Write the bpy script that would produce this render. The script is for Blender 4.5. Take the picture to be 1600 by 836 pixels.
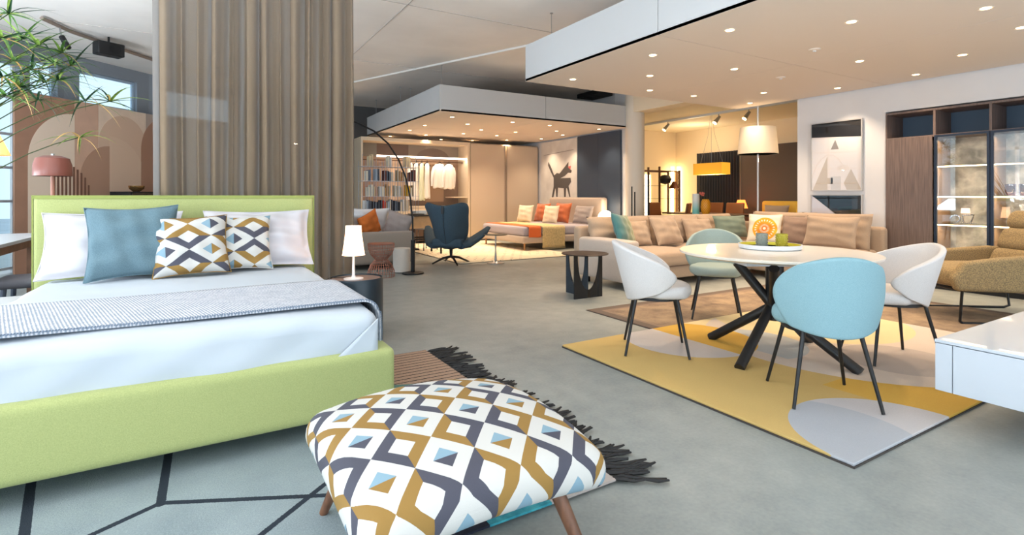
import bpy, bmesh, math, random
from mathutils import Vector, Matrix
random.seed(7)
PI = math.pi
for o in list(bpy.data.objects): bpy.data.objects.remove(o)
SC = bpy.context.scene
C = SC.collection

# ------------------------------------------------------------------ camera, world, daylight, exposure
YAW = math.radians(30.8)
cd = bpy.data.cameras.new('camera'); cam = bpy.data.objects.new('camera', cd); C.objects.link(cam)
cam.location = (0, 0, 1.15); cam.rotation_euler = (PI/2, 0, -YAW)
cd.sensor_width = 36; cd.lens = 36*822/1600; cd.shift_y = -112/1600; cd.clip_start = 0.05
SC.camera = cam
SC.view_settings.view_transform = 'Standard'; SC.view_settings.look = 'None'
SC.view_settings.exposure = 0.15; SC.view_settings.gamma = 1; SC.view_settings.use_curve_mapping = False
W = bpy.data.worlds.new('daylight'); SC.world = W; W.use_nodes = True
wn = W.node_tree; wb = wn.nodes['Background']
wb.inputs[0].default_value = (0.72, 0.86, 1.0, 1); wb.inputs[1].default_value = 1.5

def area(name, loc, rot, sx, sy, power, col):
    l = bpy.data.lights.new(name, 'AREA'); l.shape = 'RECTANGLE'; l.size = sx; l.size_y = sy
    l.energy = power; l.color = col
    o = bpy.data.objects.new(name, l); C.objects.link(o); o.location = loc; o.rotation_euler = rot
    return o
# daylight through the glazed front (behind the camera) and the glazed left side
area('daylight_front', (2.0, -3.9, 1.6), (-PI/2, 0, PI), 9.5, 2.6, 40, (0.84, 0.92, 1.0))
area('daylight_left', (-3.9, 2.6, 1.6), (0, -PI/2, 0), 2.6, 9.0, 58, (0.80, 0.91, 1.0))
# added upward fill lamps brightening the ceiling, standing in for daylight off the paving
area('ceiling_fill_front', (2.0, -3.8, .9), (-PI/2-1.3, 0, PI), 9.5, 1.2, 420, (0.90, 0.94, 1.0))
area('ceiling_fill_left', (-3.8, 2.6, .9), (0, -PI/2-1.3, 0), 1.2, 9.0, 700, (0.88, 0.93, 1.0))
WARM = (1.0, 0.76, 0.52)
SPOT_W = 62

# ------------------------------------------------------------------ colour and material helpers
def lin(c): 
    c = c/255
    return c/12.92 if c <= 0.04045 else ((c+0.055)/1.055)**2.4
def rgb(c): return (lin(c[0]), lin(c[1]), lin(c[2]), 1)

class E:
    """arithmetic on node sockets"""
    nt = None
    def __init__(s, v): s.v = v
    @staticmethod
    def op(name, *a):
        n = E.nt.nodes.new('ShaderNodeMath'); n.operation = name
        for i, x in enumerate(a):
            x = x.v if isinstance(x, E) else x
            if isinstance(x, (int, float)): n.inputs[i].default_value = x
            else: E.nt.links.new(x, n.inputs[i])
        return E(n.outputs[0])
    def __add__(s, o): return E.op('ADD', s, o)
    def __radd__(s, o): return E.op('ADD', s, o)
    def __sub__(s, o): return E.op('SUBTRACT', s, o)
    def __rsub__(s, o): return E.op('SUBTRACT', o, s)
    def __mul__(s, o): return E.op('MULTIPLY', s, o)
    def __rmul__(s, o): return E.op('MULTIPLY', s, o)
    def __truediv__(s, o): return E.op('DIVIDE', s, o)
    def abs(s): return E.op('ABSOLUTE', s)
    def rnd(s): return E.op('ROUND', s)
    def flo(s): return E.op('FLOOR', s)
    def sin(s): return E.op('SINE', s)
    def odd(s): return E.op('GREATER_THAN', E.op('MODULO', (s+2000.0), 2.0), 0.5)
    def gt(s, o): return E.op('GREATER_THAN', s, o)
    def lt(s, o): return E.op('LESS_THAN', s, o)
    def max(s, o): return E.op('MAXIMUM', s, o)
    def min(s, o): return E.op('MINIMUM', s, o)
    def mod(s, o): return E.op('FLOORED_MODULO', s, o)
def emix(fac, a, b):
    n = E.nt.nodes.new('ShaderNodeMix'); n.data_type = 'RGBA'
    E.nt.links.new(fac.v, n.inputs[0])
    for i, x in ((6, a), (7, b)):
        if isinstance(x, E): E.nt.links.new(x.v, n.inputs[i])
        else: n.inputs[i].default_value = rgb(x)
    return E(n.outputs[2])
def coords(kind='Object'):
    tc = E.nt.nodes.new('ShaderNodeTexCoord'); sp = E.nt.nodes.new('ShaderNodeSeparateXYZ')
    E.nt.links.new(tc.outputs[kind], sp.inputs[0])
    return E(sp.outputs[0]), E(sp.outputs[1]), E(sp.outputs[2])
def enoise(scale, detail=3, stretch=None):
    tc = E.nt.nodes.new('ShaderNodeTexCoord'); n = E.nt.nodes.new('ShaderNodeTexNoise')
    n.inputs['Scale'].default_value = scale; n.inputs['Detail'].default_value = detail
    if stretch:
        mp = E.nt.nodes.new('ShaderNodeMapping'); mp.inputs['Scale'].default_value = stretch
        E.nt.links.new(tc.outputs['Object'], mp.inputs[0]); E.nt.links.new(mp.outputs[0], n.inputs['Vector'])
    else: E.nt.links.new(tc.outputs['Object'], n.inputs['Vector'])
    return E(n.outputs[0])
MATS = {}
def mat(name, col=(200,200,200), rough=0.6, metal=0.0, var=0, vscale=8, bump=0, bscale=200, emit=0, trans=0, alpha=1, spec=0.5, sheen=0, fn=None, stretch=None, coat=0, translucent=0):
    if name in MATS: return MATS[name]
    m = bpy.data.materials.new(name); m.use_nodes = True; nt = m.node_tree; E.nt = nt
    b = nt.nodes['Principled BSDF']
    b.inputs['Roughness'].default_value = rough; b.inputs['Metallic'].default_value = metal
    b.inputs['Specular IOR Level'].default_value = spec; b.inputs['Alpha'].default_value = alpha
    b.inputs['Transmission Weight'].default_value = trans; b.inputs['Sheen Weight'].default_value = sheen
    b.inputs['Coat Weight'].default_value = coat
    b.inputs['Base Color'].default_value = rgb(col)
    m.diffuse_color = rgb(col)
    if fn: 
        c = fn()
    elif var:
        n = enoise(vscale, 4, stretch)
        hi = tuple(min(255, x*(1+var)) for x in col); lo = tuple(x*(1-var) for x in col)
        f = E.op('MULTIPLY_ADD', n, 2.4, -0.7); f = f.max(0.0).min(1.0)
        c = emix(f, lo, hi)
    else: c = None
    if c is not None: nt.links.new(c.v, b.inputs['Base Color'])
    if emit:
        b.inputs['Emission Strength'].default_value = emit
        b.inputs['Emission Color'].default_value = rgb(col)
    if bump:
        n = enoise(bscale, 2); bp = nt.nodes.new('ShaderNodeBump'); bp.inputs['Strength'].default_value = bump; bp.inputs['Distance'].default_value = 0.004
        nt.links.new(n.v, bp.inputs['Height']); nt.links.new(bp.outputs[0], b.inputs['Normal'])
    if translucent:
        t = nt.nodes.new('ShaderNodeBsdfTranslucent'); t.inputs[0].default_value = rgb(col)
        mx = nt.nodes.new('ShaderNodeMixShader'); mx.inputs[0].default_value = translucent
        nt.links.new(b.outputs[0], mx.inputs[1]); nt.links.new(t.outputs[0], mx.inputs[2])
        nt.links.new(mx.outputs[0], nt.nodes['Material Output'].inputs[0])
    MATS[name] = m; return m
def thin_glass(name, tint=(255,255,255), gloss=0.08, rough=0.0):
    if name in MATS: return MATS[name]
    m = bpy.data.materials.new(name); m.use_nodes = True; nt = m.node_tree; nt.nodes.clear()
    o = nt.nodes.new('ShaderNodeOutputMaterial'); t = nt.nodes.new('ShaderNodeBsdfTransparent'); t.inputs[0].default_value = rgb(tint)
    g = nt.nodes.new('ShaderNodeBsdfGlossy'); g.inputs['Roughness'].default_value = rough
    lf = nt.nodes.new('ShaderNodeLayerWeight'); lf.inputs[0].default_value = .5
    lw = nt.nodes.new('ShaderNodeMath'); lw.operation = 'POWER'; lw.inputs[1].default_value = 5; nt.links.new(lf.outputs['Facing'], lw.inputs[0])
    ad = nt.nodes.new('ShaderNodeMath'); ad.operation = 'ADD'; ad.use_clamp = True; ad.inputs[1].default_value = gloss+.045
    mx = nt.nodes.new('ShaderNodeMixShader')
    nt.links.new(lw.outputs[0], ad.inputs[0]); nt.links.new(ad.outputs[0], mx.inputs[0])
    nt.links.new(t.outputs[0], mx.inputs[1]); nt.links.new(g.outputs[0], mx.inputs[2]); nt.links.new(mx.outputs[0], o.inputs[0])
    MATS[name] = m; return m

# ------------------------------------------------------------------ mesh builder
class B:
    def __init__(s): s.v = []; s.f = []; s.uv = None
    def add(s, vs, fs):
        k = len(s.v); s.v += [tuple(v) for v in vs]; s.f += [tuple(i+k for i in f) for f in fs]; return s
    def box(s, x0, x1, y0, y1, z0, z1, rz=0, c=None):
        vs = [(x,y,z) for z in (z0,z1) for y in (y0,y1) for x in (x0,x1)]
        if rz:
            cx, cy = c or ((x0+x1)/2, (y0+y1)/2); ca, sa = math.cos(rz), math.sin(rz)
            vs = [(cx+(x-cx)*ca-(y-cy)*sa, cy+(x-cx)*sa+(y-cy)*ca, z) for x,y,z in vs]
        return s.add(vs, [(0,2,3,1),(4,5,7,6),(0,1,5,4),(2,6,7,3),(0,4,6,2),(1,3,7,5)])
    def prism(s, poly, fn, t0, t1):
        """2D polygon extruded between t0 and t1; fn(a, b, t) gives the point"""
        n = len(poly); vs = [fn(a,b,t0) for a,b in poly]+[fn(a,b,t1) for a,b in poly]
        return s.add(vs, [tuple(range(n))[::-1], tuple(range(n,2*n))]+[(i,(i+1)%n,n+(i+1)%n,n+i) for i in range(n)])
    def tube(s, pts, r, n=8, cap=True, flat=None):
        pts = [Vector(p) for p in pts]; R = r if isinstance(r, (list,tuple)) else [r]*len(pts)
        t = (pts[1]-pts[0]).normalized(); up = Vector((0,0,1)) if abs(t.z) < .9 else Vector((1,0,0))
        u = t.cross(up).normalized(); vs = []
        for i, p in enumerate(pts):
            if i == 0: t = pts[1]-pts[0]
            elif i == len(pts)-1: t = pts[-1]-pts[-2]
            else: t = (pts[i+1]-pts[i]).normalized()+(pts[i]-pts[i-1]).normalized()
            t.normalize(); u = (u-t*u.dot(t)).normalized(); w = t.cross(u)
            fl = flat or 1
            for k in range(n):
                a = 2*PI*k/n; vs.append(p+u*math.cos(a)*R[i]+w*math.sin(a)*R[i]*fl)
        m = len(pts); fs = [(i*n+k, i*n+(k+1)%n, (i+1)*n+(k+1)%n, (i+1)*n+k) for i in range(m-1) for k in range(n)]
        if cap: fs += [tuple(range(n))[::-1], tuple(range((m-1)*n, m*n))]
        return s.add(vs, fs)
    def lathe(s, prof, n=24, c=(0,0,0), sx=1, sy=1):
        vs = []
        for r, z in prof:
            for k in range(n):
                a = 2*PI*k/n; vs.append((c[0]+r*math.cos(a)*sx, c[1]+r*math.sin(a)*sy, c[2]+z))
        m = len(prof); fs = [(i*n+k, i*n+(k+1)%n, (i+1)*n+(k+1)%n, (i+1)*n+k) for i in range(m-1) for k in range(n)]
        if prof[0][0] > 1e-4: fs.append(tuple(range(n))[::-1])
        if prof[-1][0] > 1e-4: fs.append(tuple(range((m-1)*n, m*n)))
        return s.add(vs, fs)
    def grid(s, fn, nu, nv, wrap=False):
        vs = [fn(i/(nu if wrap else nu-1), j/(nv-1)) for j in range(nv) for i in range(nu)]
        fs = [(j*nu+i, j*nu+(i+1)%nu, (j+1)*nu+(i+1)%nu, (j+1)*nu+i) for j in range(nv-1) for i in range(nu if wrap else nu-1)]
        return s.add(vs, fs)
    def soft(s, cx, cy, cz, sx, sy, sz, r, puff=0, n=3, seg=6, sag=0, side=0):
        """rounded, crowned cushion block; (cx,cy,cz) is its centre"""
        h = (sx/2, sy/2, sz/2); r = min(r, min(h)*.999)
        def axis(hh):
            inner = [-hh+r+(2*hh-2*r)*i/seg for i in range(seg+1)]
            edge = [r*(1-math.cos(PI/2*k/n)) for k in range(n)]
            return [-hh+e for e in edge]+inner+[hh-e for e in edge[::-1]]
        A = [axis(x) for x in h]; idx = {}; vs = []; fs = []
        def pt(i, j, k):
            key = (i,j,k)
            if key in idx: return idx[key]
            p = Vector((A[0][i], A[1][j], A[2][k]))
            q = Vector([max(-h[a]+r, min(h[a]-r, p[a])) for a in range(3)])
            d = p-q
            if d.length > 1e-7: 
                # spread samples evenly on the rounded part
                p = q+d.normalized()*r
            ux, uy, uz = p.x/h[0], p.y/h[1], p.z/h[2]
            cr = max(0,1-ux*ux)*max(0,1-uy*uy)
            p = p.copy(); 
            if puff: p.z += puff*cr*(1 if uz > 0 else -0.25)
            if sag: p.z -= sag*cr
            if side:
                p.x += side*(1-uy*uy)*(1-uz*uz)*ux; p.y += side*(1-ux*ux)*(1-uz*uz)*uy
            vs.append((cx+p.x, cy+p.y, cz+p.z)); idx[key] = len(vs)-1; return idx[key]
        N = [len(a)-1 for a in A]
        for (a,b,c_) in ((0,1,2),(1,2,0),(2,0,1)):
            for side_ in (0, N[c_]):
                for i in range(N[a]):
                    for j in range(N[b]):
                        def g(i_, j_):
                            t = [0,0,0]; t[a] = i_; t[b] = j_; t[c_] = side_; return pt(*t)
                        q = (g(i,j), g(i+1,j), g(i+1,j+1), g(i,j+1))
                        fs.append(q if side_ else q[::-1])
        return s.add(vs, fs)
    def xf(s, m):
        s.v = [tuple(m @ Vector(v)) for v in s.v]; return s
    def build(s, name, material, parent=None, loc=(0,0,0), rz=0, bevel=0, angle=40, sub=0, solid=0, offset=0, rot=None, seg=2):
        me = bpy.data.meshes.new(name); me.from_pydata(s.v, [], s.f); me.validate()
        bm = bmesh.new(); bm.from_mesh(me); bmesh.ops.remove_doubles(bm, verts=bm.verts, dist=1e-5)
        if not solid: bmesh.ops.recalc_face_normals(bm, faces=bm.faces)
        bm.to_mesh(me); bm.free()
        me.polygons.foreach_set('use_smooth', [True]*len(me.polygons)); me.set_sharp_from_angle(angle=math.radians(angle))
        if s.uv:
            uvl = me.uv_layers.new(name='UVMap')
            for lp in me.loops:
                uvl.data[lp.index].uv = s.uv(me.vertices[lp.vertex_index].co)
        me.materials.append(material)
        o = bpy.data.objects.new(name, me); C.objects.link(o); o.location = loc; o.rotation_euler = rot or (0,0,rz)
        if parent: o.parent = parent
        if solid:
            md = o.modifiers.new('solid', 'SOLIDIFY'); md.thickness = solid; md.offset = offset
        if bevel:
            md = o.modifiers.new('bevel', 'BEVEL'); md.width = bevel; md.segments = seg; md.limit_method = 'ANGLE'; md.harden_normals = False
        if sub:
            md = o.modifiers.new('sub', 'SUBSURF'); md.levels = sub; md.render_levels = sub
        return o

def tag(o, label=None, cat=None, group=None, kind=None):
    if label: o['label'] = label
    if cat: o['category'] = cat
    if group: o['group'] = group
    if kind: o['kind'] = kind
    return o
def thing(name, label, cat, loc=(0,0,0), rz=0, group=None):
    o = bpy.data.objects.new(name, None); C.objects.link(o); o.location = loc; o.rotation_euler = (0,0,rz); o.empty_display_size = .05
    return tag(o, label, cat, group)
def struct(o): o['kind'] = 'structure'; return o
def copy_tree(o, parent=None, loc=None, rz=None, label=None, group=None):
    c = o.copy(); C.objects.link(c)
    if parent: c.parent = parent
    if loc is not None: c.location = loc
    if rz is not None: c.rotation_euler = (0,0,rz)
    if label: c['label'] = label
    if group: c['group'] = group
    for ch in list(o.children): copy_tree(ch, c)
    return c
def ordinal(i): return ['first','second','third','fourth','fifth','sixth','seventh','eighth','ninth','tenth','eleventh','twelfth','thirteenth','fourteenth','fifteenth','sixteenth','seventeenth','eighteenth','nineteenth','twentieth'][i]

# ------------------------------------------------------------------ shared materials
m_ceil = mat('plaster_ceiling', (242,236,230), .9, var=.025, vscale=1.2)
m_raft = mat('painted_raft_board', (224,212,200), .85)
m_wall = mat('white_wall_paint', (214,212,212), .85, var=.015, vscale=2)
m_wallwarm = mat('cream_wall_paint', (238,222,196), .85)
m_bluegrey = mat('blue_grey_facade_paint', (136,144,154), .7)
m_darkgrey = mat('dark_grey_wall_paint', (84,84,84), .8)
m_black = mat('black_metal', (22,22,24), .38, metal=.3)
m_blackm = mat('matt_black', (20,20,22), .6)
m_white = mat('white_lacquer', (214,218,222), .35)
m_steel = mat('brushed_steel', (180,180,182), .28, metal=1)
m_glow = mat('lamp_lens', (255,214,150), .5, emit=14)
m_glass = thin_glass('window_pane_glass', (240,248,250), .04)

def floor_fn():
    n1 = enoise(1.1, 5); n2 = enoise(7.0, 6); n3 = enoise(60, 3)
    f = (n1*0.9+n2*0.7+n3*0.45-0.55).max(0.0).min(1.0)
    return emix(f, (120,127,126), (174,176,170))
m_floor = mat('polished_concrete', rough=.42, fn=floor_fn, bump=.05, bscale=40)
E_ = None
# ------------------------------------------------------------------ THE SETTING
struct(B().box(-4,13,-4,14.6,-.12,0).build('floor', m_floor))
struct(B().prism([(-4.3,-4.2),(13,-4.2),(13,14.8),(3.4,14.8),(3.4,14.2),(.85,13.45),(-.95,12.5),(-2.1,11.35),(-2.6,10.55),(-3.2,9.1),(-4.3,7.3)], lambda a_,b_,t_: (a_,b_,t_), 3.5,3.7).build('ceiling', m_ceil))
# right hand white wall with a recess for the wall unit, opening to the back room beyond
w = B().box(7.86,8.4,3.5,4.67,0,3.5).box(7.86,8.4,-4,3.5,2.26,3.5).box(8.36,8.45,-4,3.5,0,2.3).box(7.86,8.4,3.47,3.5,0,2.26)
struct(w.build('wall_right', m_wall))
struct(B().box(7.9,8.3,4.67,8.3,2.92,3.5).build('trim_1', m_wallwarm))        # lintel over the opening
struct(B().box(8.02,8.3,8.45,14.4,0,3.5).build('wall_head', m_wall))
struct(B().lathe([(.2,0),(.2,3.5)], 40).build('column', mat('column_paint',(228,216,200),.8), loc=(8.06,8.36,0)))
# back room
struct(B().box(8.3,12.4,10.95,11.15,0,3.05).build('wall_back_room', m_wallwarm))
struct(B().box(12.2,12.4,3.4,10.95,0,3.05).build('wall_back_room_side', m_wallwarm))
struct(B().box(8.3,12.4,3.4,11.1,3.02,3.1).build('ceiling_back_room', mat('cream_ceiling',(244,234,214),.9)))
struct(B().box(8.4,12.4,3.2,3.4,0,3.1).build('wall_back_room_near', m_wallwarm))
struct(B().box(12.14,12.2,3.4,8.72,0,2.42).build('wall_panel_taupe', mat('taupe_wall_panel',(92,80,76),.8)))
# far wall
struct(B().box(3.3,8.3,13.9,14.1,0,3.5).build('wall_back', m_darkgrey))
# curved facade at the left: blue grey fascia over clerestory windows, polyline plan
FAC = [(-3.95,7.4),(-3.0,9.0),(-2.28,10.62),(-1.9,11.2),(-.82,12.3),(.9,13.2),(3.4,13.95)]
for i in range(len(FAC)-1):
    a, b = Vector(FAC[i]), Vector(FAC[i+1]); d = (b-a).normalized(); n = Vector((-d.y, d.x)); L = (b-a).length
    def P(u, t, z): p = a+d*u+n*t; return (p.x, p.y, z)
    def slab(bb, u0, u1, z0, z1, t0=0, t1=.13): bb.prism([(u0,z0),(u1,z0),(u1,z1),(u0,z1)], lambda A_,Z_,t: P(A_,t,Z_), t0, t1)
    if i < 2:
        w = B(); slab(w, 0, L, 3.1, 3.5); wl = struct(w.build('wall_left_lintel', m_bluegrey))
        fr = B()
        for z in (0.05, .55, 1.05, 1.55, 2.05, 2.6): slab(fr, 0, L, z, z+.04, .1, .13)
        for u in (0, L/2-.03, L-.06): slab(fr, u, u+.05, 0, 3.1, .10, .13)
        f = struct(fr.build('window_%d' % (i+1), m_white))
        g = B(); slab(g, .02, L-.02, .05, 3.1, .12, .13); g.build('pane', m_glass, f)
    else:
        w = B(); slab(w, 0, L, 0, 2.72); slab(w, 0, L, 3.28, 3.5); 
        k = .16*L; slab(w, 0, k, 2.72, 3.28); slab(w, L-k, L, 2.72, 3.28)
        struct(w.build('wall_left', m_bluegrey if i < 5 else m_darkgrey))
        if i < 5:
            fr = B(); slab(fr, k, L-k, 2.72, 2.76, .07, .11); slab(fr, k, L-k, 3.24, 3.28, .07, .11); slab(fr, k, k+.04, 2.76, 3.24, .07, .11); slab(fr, L-k-.04, L-k, 2.76, 3.24, .07, .11)
            f = struct(fr.build('window_%d' % (i+1), mat('pale_blue_frame',(170,190,208),.5)))
            g = B(); slab(g, k+.02, L-k-.02, 2.74, 3.26, .085, .09); g.build('pane', m_glass, f)
        else:
            w = B(); slab(w, k, L-k, 2.72, 3.28); struct(w.build('wall_left', m_darkgrey))
# glazed shopfront on the left side and behind the camera (seen in reflections only)
def shopfront(name, p0, p1, n):
    a, b = Vector(p0), Vector(p1); d = (b-a)/n; dd = d.normalized(); nn = Vector((-dd.y, dd.x)); L = (b-a).length
    fr = B()
    def q(u, t, z): p = a+dd*u+nn*t; return (p.x, p.y, z)
    for i in range(n+1):
        u = d.length*i; fr.prism([(u-.04,0),(u+.04,0),(u+.04,3.3),(u-.04,3.3)], lambda A_,Z_,t: q(A_,t,Z_), -.05, .05)
    for z0, z1 in ((0,.1),(2.45,2.53),(3.25,3.5)):
        fr.prism([(0,z0),(L,z0),(L,z1),(0,z1)], lambda A_,Z_,t: q(A_,t,Z_), -.05, .05)
    f = struct(fr.build(name, m_white))
    B().prism([(0,.1),(L,.1),(L,3.25),(0,3.25)], lambda A_,Z_,t: q(A_,t,Z_), -.005, .005).build('pane', m_glass, f)
shopfront('window_8', (-4.05,-4), (-4.05,7.3), 6)
shopfront('window_9', (-4,-4.05), (8.4,-4.05), 6)
struct(B().box(-40,40,-40,40,-.3,-.14).build('ground_outside', mat('street_paving',(176,184,190),.9,var=.06,vscale=.7)))

# ceiling details
strip_dir = Vector((4.38-2.8, 6.96-10.82)).normalized()
a = Vector((2.8,10.82)); 
o = B().box(-.02,.02,-6.0,3.3,3.47,3.5).build('trim_2', mat('white_trim',(238,234,228),.6), loc=(2.8,10.82,0), rz=math.atan2(-strip_dir.x, strip_dir.y)+PI); struct(o)
for k,(x0,y0,x1,y1) in enumerate([(0,3,9,3.0),(-1,6.2,7,6.2),(-2,9.2,6,9.2),(2.2,-3,2.2,12)]):
    struct(B().box(x0,x1+.012,y0,y1+.012,3.494,3.5).build('trim_%d' % (k+3), mat('ceiling_joint',(196,188,182),.9)))

def raft(name, X0, X1, Y0, Y1, xs, ys, z0=2.62, z1=3.08, wires=()):
    """suspended plasterboard raft made of separate boards with open joints"""
    r = bpy.data.objects.new(name, None); C.objects.link(r); r['kind'] = 'structure'
    xs = [X0]+xs+[X1]; ys = [Y0]+ys+[Y1]; g = .004
    for i in range(len(xs)-1):
        for j in range(len(ys)-1):
            B().box(xs[i]+g*(i>0), xs[i+1]-g*(i<len(xs)-2), ys[j]+g*(j>0), ys[j+1]-g*(j<len(ys)-2), z0, z0+.03).build('soffit_board', m_raft, r)
    fm = mat('raft_fascia',(200,200,200),.7)
    for j in range(len(ys)-1):
        B().box(X0, X0+.03, ys[j]+g, ys[j+1]-g, z0+.001, z1).build('fascia_board', fm, r)
        B().box(X1-.03, X1, ys[j]+g, ys[j+1]-g, z0+.001, z1).build('fascia_board', fm, r)
    for i in range(len(xs)-1):
        a_, b_ = max(xs[i]+g, X0+.03), min(xs[i+1]-g, X1-.03)
        B().box(a_, b_, Y0, Y0+.03, z0+.001, z1).build('fascia_board', fm, r)
        B().box(a_, b_, Y1-.03, Y1, z0+.001, z1).build('fascia_board', fm, r)
    B().box(X0+.03, X1-.03, Y0+.03, Y1-.03, z1-.04, z1-.01).build('top_board', m_raft, r)
    B().box(X0+.03, X1-.03, Y0+.03, Y1-.03, z0+.032, z0+.05).build('backing_board', m_blackm, r)
    for x, y in wires:
        B().tube([(x,y,z1-.02),(x,y,3.5)], .004, 6).lathe([(.02,0),(.02,.01)],10,(x,y,3.49)).build('suspension_wire', m_steel, r)
    return r
raft('ceiling_raft', 3.61, 7.84, -1.5, 5.72, [5.73], [1.0,3.45], wires=[(3.9,5.55),(3.75,2.6),(7.5,5.55)])
raft('ceiling_raft', 3.58, 7.96, 8.45, 13.0, [5.8], [10.8], wires=[(3.75,8.75),(3.75,11.0),(3.75,12.8),(7.7,8.6),(3.98,11.0)])
# recessed spotlights
R1 = [(4.06,5.31),(4.08,3.97),(4.75,4.67),(5.4,5.31),(4.05,3.02),(5.34,3.92),(6.26,5.28),(6.93,4.61),(7.51,5.23),(4.74,2.35),(6.2,2.99),(7.49,3.89),(7.47,2.97),(6.85,2.31),(5.3,1.64),(6.18,1.67)]
R2 = [(4.07,9.01),(4.06,10.37),(4.07,11.3),(4.74,9.73),(5.42,10.43),(5.39,11.29),(4.73,11.99),(6.26,11.23),(5.39,9.02),(6.29,10.39),(6.99,12.0),(6.3,9.03),(6.97,9.72),(7.57,10.3),(7.6,11.27),(7.57,8.96),(5.44,12.74),(4.07,12.7),(6.25,12.54)]
def make_spot():
    t = thing('recessed_spotlight', '', 'spotlight', (0,0,2.62))
    B().lathe([(.036,0),(.05,-.004),(.052,0)], 20).build('trim_ring', m_raft, t)
    B().lathe([(.001,-.0025),(.035,-.0025),(.036,0)], 16).build('lens', m_glow, t)
    l = bpy.data.lights.new('spot_beam', 'SPOT'); l.energy = SPOT_W; l.color = WARM; l.spot_size = math.radians(105); l.spot_blend = .8; l.shadow_soft_size = .04
    lo = bpy.data.objects.new('spot_beam', l); C.objects.link(lo); lo.parent = t; lo.location = (0,0,-.02)
    return t
sp0 = make_spot(); first = True
def seen_x(p):
    d = p[0]*math.sin(YAW)+p[1]*math.cos(YAW); return (p[0]*math.cos(YAW)-p[1]*math.sin(YAW))/d
for pts, nm, grp in ((R1,'near','spotlights in the near ceiling raft'), (R2,'far','spotlights in the far ceiling raft')):
    for i, p in enumerate(sorted(pts, key=seen_x)):
        lb = 'round warm recessed spotlight, %s from the left in the %s ceiling raft' % (ordinal(i), nm)
        if first: sp0.location = (p[0],p[1],2.62); tag(sp0, lb, group=grp); first = False
        else: copy_tree(sp0, loc=(p[0],p[1],2.62), label=lb, group=grp)
for (x,y,lb) in ((5.31,2.98,'flat pale round detector in the near ceiling raft, the closer of two'),(6.21,3.9,'flat pale round detector in the near ceiling raft, the farther of two')):
    t = thing('smoke_detector', lb, 'detector', (x,y,2.62), group='detectors in the near ceiling raft')
    B().lathe([(.055,0),(.055,-.008),(.03,-.016),(.001,-.016)],20).build('housing', m_raft, t); B().lathe([(.018,-.015),(.014,-.024),(.001,-.024)],12).build('sensor', m_white, t)

# ------------------------------------------------------------------ WALL UNIT, PICTURES (right wall)
m_oak = mat('smoked_oak_veneer',(108,90,82),.5,var=.14,vscale=6,stretch=(12,12,.6))
m_oak2 = mat('warm_oak_veneer',(150,118,88),.5,var=.1,vscale=6,stretch=(12,12,.6))
m_navy = mat('dark_blue_frame',(38,48,64),.4,metal=.4)
m_led = mat('led_strip',(255,226,180),.5,emit=9)
def marble_fn():
    n = enoise(2.2, 9); n2 = enoise(5.0, 8)
    v = (n-0.5).abs()*9.0; v2 = (n2-.52).abs()*12.0
    f = v.min(1.0)*.7+v2.min(1.0)*.3
    return emix(f, (220,212,200), (132,130,126))
m_marble = mat('marbled_stone', rough=.3, fn=marble_fn)
wu = thing('wall_unit', 'tall dark oak wall unit with open top niches, one closed door and lit glass doors', 'cabinet', (7.85,0,0))
ys = [3.46,2.925,2.385,1.845,1.305,.765]
B().box(0,.42,.765,3.46,.0,.06).build('plinth', m_blackm, wu)
B().box(-.005,.45,.765,3.46,.06,.085).build('base_board', m_oak, wu)
B().box(-.005,.45,.765,3.46,2.215,2.24).build('top_board', m_oak, wu)
B().box(-.004,.45,.765,3.46,1.885,1.91).build('middle_board', m_oak, wu)
B().box(.44,.46,.765,3.46,1.91,2.215).build('niche_back', mat('slate_blue_back',(70,88,106),.6), wu)
for i, y in enumerate(ys):
    B().box(-.004,.45,y-.0125*(i>0 or 1),y+.0125*(i>0),1.91,2.215).build('niche_divider', m_oak, wu)
    B().box(0.02,.45,y-.012,y+.012*(i>0),.085,1.885).build('side_panel', m_oak2, wu)
B().box(-.012,.012,2.945,3.458,.088,1.9).build('door', m_oak, wu, bevel=.002)
B().box(.43,.45,.765,2.92,.085,1.885).build('back_panel', m_marble, wu, loc=(-.002,0,0))
for j in range(4):
    y1, y0 = ys[1+j], ys[2+j]
    d = B().box(-.02,.006,y0+.003,y0+.03,.09,1.9).box(-.02,.006,y1-.03,y1-.003,.09,1.9).box(-.02,.006,y0+.03,y1-.03,.09,.115).box(-.02,.006,y0+.03,y1-.03,1.875,1.9).build('glass_door', m_navy, wu)
    B().box(-.009,-.004,y0+.02,y1-.02,.1,1.89).build('pane', thin_glass('door_glass',(246,248,248),.05), d)
    for z in (.45,.80,1.145,1.52):
        sh = B().box(.03,.43,y0+.013,y1-.013,z-.008,z+.008).build('glass_shelf', thin_glass('shelf_glass',(244,246,246),.0), wu)
        B().box(.03,.042,y0+.015,y1-.015,z-.016,z-.002).build('led_strip', m_led, sh)
for z in (.8,1.145,1.52,1.86):
    for y in (2.65,2.11):
        l = bpy.data.lights.new('shelf_light','AREA'); l.energy = 2.2; l.size = .45; l.size_y = .03; l.shape='RECTANGLE'; l.color = (1,.82,.6)
        o = bpy.data.objects.new('shelf_light', l); C.objects.link(o); o.location = (.08,y,z-.02); o.rotation_euler = (0,.5,PI/2); o.parent = wu; o.rotation_euler=(0,0,PI/2)
def vessel(name, label, cat, prof, m, loc, n=20, group=None):
    t = thing(name, label, cat, loc, group=group); return t, B().lathe(prof, n).build('body', m, t, angle=60)
m_amber = thin_glass('amber_glass',(214,140,110),.12,.03); m_smoke = thin_glass('smoke_glass',(70,84,100),.15,.03)
X = 8.02
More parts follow.
